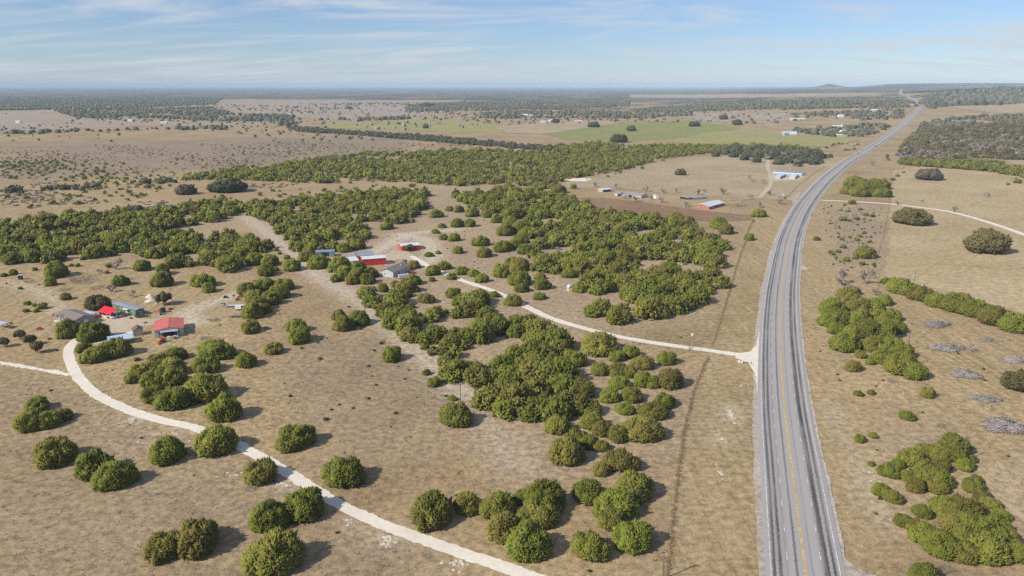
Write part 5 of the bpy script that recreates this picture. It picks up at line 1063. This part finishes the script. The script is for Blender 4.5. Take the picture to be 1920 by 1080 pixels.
# farm right of centre
gable('farmhouse', 'red brick farmhouse with a wide white metal roof', 'house', zC(1695, 385), zC(1512, 362), zC(1887, 327), 2.7, 1.6, 'u', 'brick', 'white_metal_roof', None,
      [('w', 0.25, 0.9, 1.4, 1.2, WN, 'white_paint'), ('w', 0.7, 0.9, 1.4, 1.2, WN, 'white_paint'), ('s', 0.2, 0.9, 1.6, 1.2, WN, 'white_paint'), ('s', 0.5, 0.1, 1.1, 2.1, DR, 'dark'), ('s', 0.75, 0.9, 1.6, 1.2, WN, 'white_paint')], 0.6)
gable('long_shed', 'long weathered shed with a brown-grey roof behind bare trees', 'shed', zC(755, 232), zC(400, 192), zC(812, 208), 2.8, 0.9, 'v', 'pale_metal_wall', 'weathered_roof', None, [('w', 0.2, 0.05, 4, 2.2, 'bay_shade_panel', 'dark'), ('w', 0.6, 0.05, 4, 2.2, 'bay_shade_panel', 'dark'), ('s', 0.5, 0.05, 3, 2.3, DR, 'blue_metal')], 0.3)  # dark panels on the solid wall stand for the shade inside open bays
o, X, Y, h = flatshed('open_shed', 'low shed with a yellow end and dark open bays', 'shed', zC(215, 152), zC(150, 140), zC(360, 142), 2.7, 'white_metal_roof', 'white_paint', 'nse', 0.15)
for c_ in list(o.children):
    if c_.name.startswith('wall'): pass
m = MB(); m.box(-X - 0.03, -X + 0.08, -Y, Y, 0, 2.5); m.build('end_wall', 'shed_yellow', o)
for f in (0.25, 0.5, 0.75):
    m = MB(); x = -X + 2 * X * f; m.box(x - 1.6, x + 1.6, -Y - 0.03, -Y + 0.05, 0.02, 2.1); m.build('bay_shade_panel', 'dark', o)  # bay shade painted as dark panels over the front wall
gable('garden_shed', 'small white shed between two bare farm trees', 'shed', zC(958, 240), zC(930, 225), zC(998, 238), 2.8, 0.8, 'v', 'white_paint', 'pale_metal_wall', None, [('s', 0.5, 0.05, 1.4, 2.0, DR, 'pale_metal_wall')], 0.15)
flatshed('lean_to', 'left sagging grey tin shelter behind the brick house', 'shed', zC(1385, 262), zC(1365, 240), zC(1450, 235), 2.2, 'weathered_roof', 'weathered_roof', 'ns', 0.3, nposts=2); flatshed('lean_to', 'right sagging grey tin shelter behind the brick house', 'shed', zC(1480, 262), zC(1465, 240), zC(1600, 235), 2.2, 'weathered_roof', 'pale_metal_wall', 'ns', 0.3, nposts=2)
it = [('w', (i + 0.5) / 10, 0.05, 3.4, 2.1, DR, 'door_blue') for i in range(10)]
gable('storage_block', 'long storage block with a row of sky-blue roller doors', 'storage', (1503.7, 325.2), (1450.8, 321.8), (1506.9, 322.6), 2.9, 0.4, 'v', 'white_paint', 'grey_metal_roof', None, it, 0.1)
gable('storage_block', 'left small storage block with a maroon side and grey roof', 'storage', (1463, 331.3), (1452.9, 330.8), (1474.3, 326), 2.7, 0.35, 'u', 'pale_metal_wall', 'white_metal_roof', None, [('s', (i + 0.5) / 6, 0.05, 3.0, 2.1, DR, 'maroon') for i in range(6)], 0.1)
gable('storage_block', 'right small storage block with a cream end and blue doors', 'storage', (1491, 331.7), (1479.6, 331.5), (1500.9, 326.8), 2.7, 0.35, 'u', 'cream', 'white_metal_roof', None, [('s', (i + 0.5) / 6, 0.05, 3.0, 2.1, DR, 'blue_metal') for i in range(6)], 0.1)
# far houses
def far_house(px, w, d, h, rise, th, wall, roof, label, nwin=3, name='far_house'):
    p = at(*px); o = empty(name, (p.x, p.y, p.z - 0.1), th, label, 'house', 'far houses'); X, Y = w / 2, d / 2
    m = MB(); m.prism([(-Y, 0), (Y, 0), (Y, h), (0, h + rise), (-Y, h)], 'x', -X, X); m.build('wall', wall, o)
    m = MB()
    for s_ in (-1, 1): m.prism([(0, h + rise + .05), (s_ * (Y + .4), h - .1), (s_ * (Y + .4), h + .12), (0, h + rise + .3)], 'x', -X - .4, X + .4)
    m.build('roof', roof, o)
    for i in range(nwin):
        x = -X + w * (i + 0.5) / nwin; m = MB(); m.box(x - .7, x + .7, -Y - .05, -Y + .05, .9, 2.2); m.build('window', 'window_glass', o)
FAR = [((1480, 251), 30, 14, 3, 3, 0.1, 'house_grey', 'sky_blue_roof', 'wide far house with a pale blue roof by the olive pasture'), ((1473, 254), 12, 8, 3, 2, 0.3, 'pale_metal_wall', 'grey_metal_roof', 'small grey shed in front of the pale blue roofed far house'),
       ((1487, 253.5), 14, 8, 3, 2, -0.1, 'cream', 'white_metal_roof', 'low white shed right of the pale blue roofed far house'), ((1580, 249), 14, 10, 4, 3, 0.6, 'white_paint', 'canvas_grey', 'white far house among trees near the highway'), ((1577, 256), 22, 10, 3, 2, 0.0, 'tan_panel', 'cream', 'low tan far house beside the highway trees'),
       ((1566, 240), 20, 11, 4, 3, 0.2, 'white_paint', 'white_metal_roof', 'white far house behind the farm tree belt'), ((1584, 237.5), 20, 10, 4, 3, 0.4, 'canvas_grey', 'sky_blue_roof', 'pale far house at the top of the farm tree belt'), ((1532, 251), 12, 8, 3, 2, 0, 'white_paint', 'white_metal_roof', 'single white shed on the bare far farmyard'),
       ((980, 218), 34, 16, 5, 3, 0.0, 'cream', 'white_metal_roof', 'long white far building among dark trees'), ((990, 219), 30, 14, 5, 3, 0.2, 'house_grey', 'white_metal_roof', 'pale far building beside the long white one'), ((1019, 230), 18, 10, 4, 2, 0, 'white_paint', 'canvas_grey', 'small far barn on tan ground left of an oak'), ((1033, 229), 12, 10, 5, 3, 0.4, 'cream', 'white_metal_roof', 'tiny far barn touching an oak'), ((1085, 229), 22, 9, 3, 2, 0, 'tan_panel', 'cream', 'low tan far shed by the green pasture'),
       ((35, 231), 12, 9, 5, 2, 0, 'white_paint', 'white_metal_roof', 'white speck of a house on the far left field'), ((245, 228), 14, 9, 4, 2, 0, 'white_paint', 'white_metal_roof', 'white far house on the left hedgerow'), ((308, 232), 18, 9, 4, 2, 0, 'cream', 'white_metal_roof', 'pale far house on the left rangeland'),
       ((1490, 226), 24, 12, 4, 3, 0, 'cream', 'cream', 'long low far house in front of the oak row'), ((1502, 225.5), 20, 10, 4, 2, 0, 'tan_panel', 'white_metal_roof', 'second long low far house before the oak row'), ((1576, 220), 16, 10, 5, 3, 0, 'white_paint', 'white_metal_roof', 'white far house between dark oaks'), ((1642, 209), 30, 14, 5, 3, 0, 'cream', 'white_metal_roof', 'pale far house on the wooded rise'), ((1702, 198), 36, 16, 5, 3, 0, 'white_paint', 'rust_red_roof', 'red-roofed far house beside the highway rise'), ((1770, 189), 30, 16, 5, 4, 0.4, 'white_paint', 'canvas_grey', 'left pale house on the wooded hill'), ((1803, 183), 34, 16, 5, 4, 0.8, 'white_paint', 'sky_blue_roof', 'right pale house on the wooded hill')]
for a in FAR: far_house(*a)

# ------------------------------------------------------------------ vehicles and machines
def wheel(parent, x, y, r, w=0.24):
    m = MB(); m.tube((x, y - w / 2, r), (x, y + w / 2, r), r, r, 14); q = m.build('wheel', 'tyre', parent)
    m = MB(); m.tube((x, y - w / 2 - 0.012, r), (x, y + w / 2 + 0.012, r), r * 0.6, r * 0.6, 12); m.build('rim', 'rim', q)
def car(p, th, label, mat, pickup=False, L=4.8, group='vehicles'):
    o = empty('pickup_truck' if pickup else 'car', p, th, label, 'pickup' if pickup else 'car', group); a = L / 2; W = 0.92
    m = MB()
    if pickup: prof = [(-a, .45), (a, .45), (a, .95), (a * .55, 1.08), (a * .42, 1.12), (-a * .2, 1.12), (-a, 1.1)]
    else: prof = [(-a, .4), (a, .4), (a * .99, .82), (a * .5, .98), (-a * .85, 1.02), (-a, .9)]
    m.prism(prof, 'y', -W, W); b = m.build('body', mat, o)
    m = MB(); c = [(a * .45, 1.0), (a * .2, 1.62), (-a * .18, 1.66), (-a * .24, 1.0)] if pickup else [(a * .48, .95), (a * .16, 1.42), (-a * .5, 1.44), (-a * .86, .98)]
    m.prism(c, 'y', -W * .86, W * .86); m.build('window', 'glass', o)
    m = MB(); zt = c[1][1]; m.prism([(c[1][0] + .04, zt - .06), (c[2][0] - .04, zt - .04), (c[2][0] - .02, zt + .04), (c[1][0], zt + .03)], 'y', -W * .88, W * .88); m.build('roof', mat, o)
    if pickup: m = MB(); m.box(-a * .97, -a * .27, -W * .86, W * .86, 1.121, 1.135); m.build('cargo_bed', 'dark', o)
    for sx in (a * .62, -a * .6):
        for sy in (-W + .08, W - .08): wheel(o, sx, sy, .36)
    for sy in (-.6, .6):
        m = MB(); m.box(a - .04, a + .02, sy - .2, sy + .2, .68, .84); m.build('headlight', 'white_paint', o)
        m = MB(); m.box(-a - .02, -a + .05, sy - .18, sy + .18, .7, .9); m.build('taillight', 'car_red', o)
    return o
o, X, Y = CARPORT; th = o.rotation_euler.z; c2, s2 = math.cos(th), math.sin(th)
def loc_in(o, x, y): th = o.rotation_euler.z; return (o.location.x + x * math.cos(th) - y * math.sin(th), o.location.y + x * math.sin(th) + y * math.cos(th))
for xx, lab, mt in ((-X * 0.45, 'white car in the near bay of the red-roofed carport', 'car_white'), (X * 0.45, 'white car in the far bay of the red-roofed carport', 'car_white')):
    q = loc_in(CARPORT[0], xx, -Y * 0.62); car((*q, T(*q)), th - math.pi / 2, lab, mt)
p = at(265.5, 594.5); car(p, math.radians(22), 'dark brown pickup parked in front of the green trailer home', 'car_brown', True, 5.6)
p = at(771.5, 513.5); car(p, math.radians(25), 'bright red pickup parked behind the grey house', 'car_red', True, 5.2)
def on_road(px, u, label, mat, back=False, pick=False):
    p = at(*px); d = np.hypot(HW[:, 0] - p.x, HW[:, 1] - p.y); i = int(np.argmin(d)); q = HW[i] + rt[i] * u
    car((q[0], q[1], T(*q) + 0.25), math.atan2(tg[i][1], tg[i][0]) + (math.pi if back else 0), label, mat, pick, 5.4)
on_road((1603, 289), -3.9, 'dark car on the left lanes of the highway at the culvert', 'car_dark', True); on_road((1640, 275), 3.0, 'dark red pickup on the highway beyond the culvert', 'car_maroon', False, True); on_road((1670, 253.5), 2.0, 'small white car farthest along the highway', 'car_white', False)
# tractor and farm machines
def tractor(p, th, label, mat):
    o = empty('tractor', p, th, label, 'tractor')
    m = MB(); m.prism([(0.1, .7), (2.0, .7), (2.05, 1.35), (0.1, 1.5)], 'y', -.38, .38); m.build('hood', mat, o)
    m = MB(); m.box(-1.0, 0.09, -.55, .55, .6, 1.1); m.build('chassis', 'steel', o)
    m = MB(); m.box(-.9, .3, -.75, .75, 2.35, 2.47); m.build('canopy', 'car_red', o)
    for sx in (-.8, .2):
        for sy in (-.65, .65): m = MB(); m.box(sx - .04, sx + .04, sy - .04, sy + .04, 1.1, 2.35); m.build('canopy_post', 'dark', o)
    m = MB(); m.box(-.7, -.2, -.25, .25, 1.1, 1.5); m.build('seat', 'dark', o)
    for sy in (-.8, .8): wheel(o, -.55, sy, .78, .4)
    for sy in (-.6, .6): wheel(o, 1.55, sy, .45, .28)
    m = MB(); m.prism([(2.6, .1), (3.2, .05), (3.1, .75), (2.6, .65)], 'y', -.9, .9); m.build('bucket', 'orange_paint', o)
    for sy in (-.5, .5): m = MB(); m.tube((0.4, sy, 1.3), (2.7, sy, .5), .07, .06, 6); m.build('loader_arm', 'orange_paint', o)
tractor(at(304.5, 642), math.radians(-105), 'red tractor with canopy and front loader outside the barn', 'orange_paint')
def trailer(p, th, label, L, W, hgt, mat, box=False, neck=True):
    o = empty('trailer', p, th, label, 'trailer', 'parked trailers')
    m = MB(); m.box(-L / 2, L / 2, -W / 2, W / 2, .7, .85); m.build('deck', mat, o)
    if box: m = MB(); m.box(-L / 2 + .05, L / 2 - .05, -W / 2 + .05, W / 2 - .05, .853, hgt); m.build('box_body', mat, o)
    m = MB(); m.tube((-L / 2, -W * .4, .72), (-L / 2 - 1.5, 0, .72), .07); m.tube((-L / 2, W * .4, .72), (-L / 2 - 1.5, 0, .72), .07); m.build('drawbar', 'dark', o)
    if neck: m = MB(); m.box(-L / 2 - .15, -L / 2 + .1, -.5, .5, .85, 1.9); m.box(-L / 2 - 2.2, -L / 2 + .1, -.3, .3, 1.9, 2.1); m.build('gooseneck', 'dark', o)
    for sx in (.1, 1.0) if L > 4 else (.1,):
        for sy in (-W / 2 - .05, W / 2 + .05): wheel(o, sx, sy, .38, .22)
trailer(at(441, 575), math.radians(8), 'long grey gooseneck flatbed trailer beside the juniper row', 9.5, 2.2, .8, 'canvas_grey'); trailer(at(447.5, 581), math.radians(2), 'short white box trailer in front of the flatbed', 3.0, 1.8, 2.1, 'white_paint', True, False)
trailer(at(444, 594.5), math.radians(12), 'low dark trailer nearest the lower juniper', 6.5, 1.9, .8, 'steel', False, False); trailer(at(757, 522), math.radians(22), 'pale covered trailer in front of the grey house', 6.0, 2.2, 2.4, 'canvas_grey', True, False)
def implement(p, th, label, mat, name='farm_implement'):
    o = empty(name, p, th, label, 'implement'); m = MB(); m.box(-1.2, 1.2, -.6, .6, .35, .55); m.build('frame', mat, o)
    m = MB(); m.prism([(-1.0, .55), (.6, .55), (.3, 1.2), (-.7, 1.1)], 'y', -.45, .45); m.build('hood', mat, o)
    for sx in (-.8, .8):
        for sy in (-.7, .7): wheel(o, sx, sy, .35, .2)
    m = MB(); m.tube((1.2, 0, .5), (2.2, 0, .9), .08); m.build('hitch', 'steel', o)
implement(at(320, 580.5), 0.6, 'orange farm implement right of the black tank', 'orange_paint'); implement(at(450, 557.5), 0.1, 'orange implement at the top of the trailer row', 'orange_paint'); implement(at(446, 563), 0.3, 'dark red implement above the flatbed trailer', 'rust'); implement(at(423, 558.5), 0.2, 'dark steel implement left of the orange one above the trailers', 'dark'); implement(at(74, 618), 0.1, 'red implement on the grass left of the tan house', 'car_red')
bo, bX, bY = BARN
for i, (dx, dy, mt, lab) in enumerate([(-0.2, -1.6, 'canvas_grey', 'grey crate beside the tractor at the barn front'), (1.0, -2.4, 'tan_panel', 'tan box in the clutter before the barn'), (2.2, -1.5, 'white_paint', 'white bin right in front of the barn bay'), (3.2, -3.0, 'pale_metal_wall', 'grey tote at the right of the barn clutter'), (1.9, -3.6, 'steel', 'low steel box at the front of the barn clutter')]):
    q = loc_in(bo, dx, -bY + dy - 0.6); o = empty('storage_box', (*q, T(*q)), 0.3 * i, lab, 'box', 'clutter before the barn')
    m = MB(); m.box(-.6, .6, -.45, .45, .08, .75); m.build('body', mt, o); m = MB(); m.box(-.66, .66, -.5, .5, .753, .84); m.build('lid', mt, o)
    for sx in (-.45, .45): m = MB(); m.box(sx - .08, sx + .08, -.4, .4, 0, .08); m.build('skid', 'pole_wood', o)

# ------------------------------------------------------------------ poles, signs, gate, fences
def pole(base, top, label, arm=True, can=False, group='utility poles'):
    p = at(*base); hgt = (base[1] - top[1]) * mpp(p) / math.cos(PITCH + math.atan((base[1] - 540) / FPX)); hgt = min(max(hgt, 6.5), 12.5)
    o = empty('utility_pole', (p.x, p.y, p.z - 0.1), rnd.uniform(-0.3, 0.6), label, 'pole', group); m = MB(); m.tube((0, 0, 0), (rnd.uniform(-.15, .15), 0, hgt), .18, .12, 8); m.build('post', 'pole_wood', o)
    if arm:
        m = MB(); m.box(-1.2, 1.2, -.17, -.07, hgt - .7, hgt - .55); m.build('crossarm', 'pole_wood', o)
        for x in (-1.05, 0, 1.05): m = MB(); m.tube((x, -.12, hgt - .55), (x, -.12, hgt - .33), .06, .04); m.build('insulator', 'white_paint', o)
    if can: m = MB(); m.tube((.36, 0, hgt - 1.9), (.36, 0, hgt - .95), .27, .27, 12); m.build('transformer', 'canvas_grey', o)
pole((324, 573), (321, 538), 'utility pole beside the open-crowned tree of the left homestead', True, True); pole((684, 452), (682, 435), 'pole with transformer at the clearing above the red shed', True, True); pole((684.5, 585), (683, 562), 'pole beside the large bright pasture juniper', False); pole((863, 756), (861, 717), 'wooden pole in the clearing at the tip of the central grove', True)
pole((1014, 628), (1014, 596), 'pole with transformer sticking out of the central grove', False, True); pole((1243, 1086), (1243, 1034), 'pole at the bottom edge beside the highway fence', True); pole((1646, 536), (1649, 502), 'crossarm pole among the grey leafless trees', True); pole((1713, 536), (1717, 506), 'leaning pole behind the hedge at the tan field', False); pole((1702, 656), (1706, 620), 'pole half hidden behind the wedge thicket', True)
pole((1806, 866), (1808, 817), 'crossarm pole rising from the roadside juniper clump', True); pole((1657, 457), (1655, 435), 'pole on the scrub strip fence line', False); pole((1705, 322), (1705, 306), 'far pole on the fence at the tan field corner', False); pole((758, 521), (756, 496), 'thin pole in front of the grey house', False); pole((624, 484), (623, 468), 'pole at the corner of the open blue shed', False); pole((1471, 371), (1471, 349), 'pole beside the white entrance sign', False)
p = at(1468.5, 369.5); o = empty('entrance_sign', p, 0.15, 'white board sign on two posts at the storage entrance', 'sign')
for sx in (-1.3, 1.3): m = MB(); m.box(sx - .08, sx + .08, -.08, .08, 0, 2.2); m.build('post', 'pole_wood', o)
m = MB(); m.box(-1.7, 1.7, -.14, -.085, 1.5, 3.3); m.build('board', 'white_paint', o)
p = at(1472, 374); o = empty('gate_pillar', p, 0, 'brown stone pillar at the farm entrance', 'pillar'); m = MB(); m.box(-.7, .7, -.7, .7, 0, 2.3); m.build('shaft', 'rust', o); m = MB(); m.box(-.85, .85, -.85, .85, 2.303, 2.55); m.build('cap', 'brown_shingle', o)
p = at(1576.5, 336); o = empty('warning_sign', p, 0.2, 'yellow diamond warning sign on the right highway verge', 'sign'); m = MB(); m.tube((0, 0, 0), (0, 0, 2.2), .05); m.build('post', 'steel', o)
m = MB(); m.add([(0, -.06, 1.5), (.95, -.06, 2.45), (0, -.06, 3.4), (-.95, -.06, 2.45), (0, -.02, 1.5), (.95, -.02, 2.45), (0, -.02, 3.4), (-.95, -.02, 2.45)], [(0, 1, 2, 3), (7, 6, 5, 4), (0, 4, 5, 1), (1, 5, 6, 2), (2, 6, 7, 3), (3, 7, 4, 0)]); m.build('plate', 'sign_yellow', o)
p = at(1294, 649); o = empty('flag_pole', p, 0, 'pole with a small white flag at the ranch entrance', 'flag'); m = MB(); m.tube((0, 0, 0), (0, 0, 6.2), .07, .05); m.build('post', 'steel', o)
m = MB(); m.prism([(0.06, 4.6), (.5, 4.5), (.9, 4.65), (.95, 5.9), (.5, 5.75), (.06, 5.9)], 'y', -.02, .02); m.build('flag', 'white_paint', o)
p = at(1292, 655); o = empty('steel_gate', p, math.radians(75), 'dark steel pipe gate swung open at the ranch drive', 'gate')
for sx in (-2.2, 2.2): m = MB(); m.tube((sx, 0, 0), (sx, 0, 1.6), .09); m.build('upright', 'dark', o)
for z in (.3, .6, .9, 1.2, 1.5): m = MB(); m.tube((-2.15, 0, z), (2.15, 0, z), .055); m.build('rail', 'dark', o)
m = MB(); m.tube((-2.1, 0, .3), (2.1, 0, 1.5), .045); m.build('brace', 'dark', o)
for px, lab in (((1386, 680), 'left of two pale limestone blocks beside the ranch drive mouth'), ((1391, 681), 'right of two pale limestone blocks beside the ranch drive mouth')):
    p = at(*px); V, F = ICO2; r = np.random.RandomState(int(px[0])); q = np.sign(V) * np.abs(V) ** 0.6 * np.array([.45, .75, .6]) * (1 + .08 * r.normal(size=(len(V), 1))); q[:, 2] = np.maximum(q[:, 2] + .35, 0); tag(link('limestone_block', npmesh('limestone_block', q, F, 'limestone'), None, p, 0.2), lab, 'rock', 'entrance rocks')
p = at(1408, 686); o = empty('mailbox', p, 0, 'mailbox on a post beside the highway at the ranch drive', 'mailbox'); m = MB(); m.box(-.06, .06, -.06, .06, 0, 1.1); m.build('post', 'pole_wood', o); m = MB(); m.prism([(-.15, 1.1), (.15, 1.1), (.15, 1.3), (.08, 1.42), (-.08, 1.42), (-.15, 1.3)], 'x', -.3, .3); m.build('box', 'dark', o)
pm = MB(); pm.tube((0, 0, -.1), (0, 0, 1.35), .06, .055, 5); post_me = pm.mesh('post', 'pole_wood')
def fence(pts, label, sp):
    A, s_ = px_path(pts, sp, 2); o = empty('wire_fence', (A[0][0], A[0][1], T(*A[0])), 0, label, 'fence', 'wire fences'); base = Vector(o.location)
    P = [Vector((x, y, T(x, y))) - base for x, y in A]
    for q in P: link('post', post_me, o, q)
    for z in (.4, .8, 1.2):
        m = MB(); [m.tube(a + Vector((0, 0, z)), b + Vector((0, 0, z)), .012, .012, 3) for a, b in zip(P[:-1], P[1:])]; m.build('wire', 'steel', o)
fence(FENCE_L1, 'wire fence with rusty weeds left of the highway, below the ranch drive', 3.6); fence(FENCE_L2 + FENCE_L3, 'wire fence left of the highway, above the ranch drive', 4.2); fence(FENCE_R, 'wire fence between the roadside scrub and the tan field', 6.0); fence(FENCE_S, 'wire fence running from the entrance sign past the storage units', 5.0)
fence([(1300, 648), (1315, 647), (1336, 649)], 'short wire fence wing above the ranch drive gate', 3.0); fence([(1300, 655), (1309, 658), (1328, 664)], 'short wire fence wing below the ranch drive gate', 3.0)
# far wind turbine
def turbine(px, z, hub, blade, label):
    a = (px - 960) / FPX; x, y = a * z, z * CP; o = empty('wind_turbine', (x, y, T(x, y)), 0.2, label, 'wind turbine')
    m = MB(); m.tube((0, 0, 0), (0, 0, hub), 2.6, 1.6, 10); m.build('tower', 'white_paint', o); m = MB(); m.box(-2, 2, -5, 5, hub, hub + 4); m.build('nacelle', 'white_paint', o)
    for i in range(3):
        t = 0.5 + i * 2.094; m = MB(); m.tube((0, -5.5, hub + 2), (blade * math.sin(t), -5.5, hub + 2 + blade * math.cos(t)), 1.4, .5, 6); m.build('blade', 'white_paint', o)
turbine(1890, 19000, 80, 40, 'tiny white wind turbine on the right horizon ridge')

# ------------------------------------------------------------------ air
hz = MB(); hz.box(-36000, 36000, -1200, 43500, -6.0, 182.0)
n = bpy.data.materials.new('haze'); n.use_nodes = True; n.node_tree.nodes.clear()
ou = n.node_tree.nodes.new('ShaderNodeOutputMaterial'); pv = n.node_tree.nodes.new('ShaderNodeVolumePrincipled')
pv.inputs['Color'].default_value = (0.62, 0.80, 1.0, 1); pv.inputs['Density'].default_value = 5.5e-5; pv.inputs['Anisotropy'].default_value = -0.2
n.node_tree.links.new(pv.outputs[0], ou.inputs['Volume']); MAT['haze'] = n
haze = tag(hz.build('haze', 'haze'), 'thin blue air haze over the far plain', 'haze', kind='stuff')
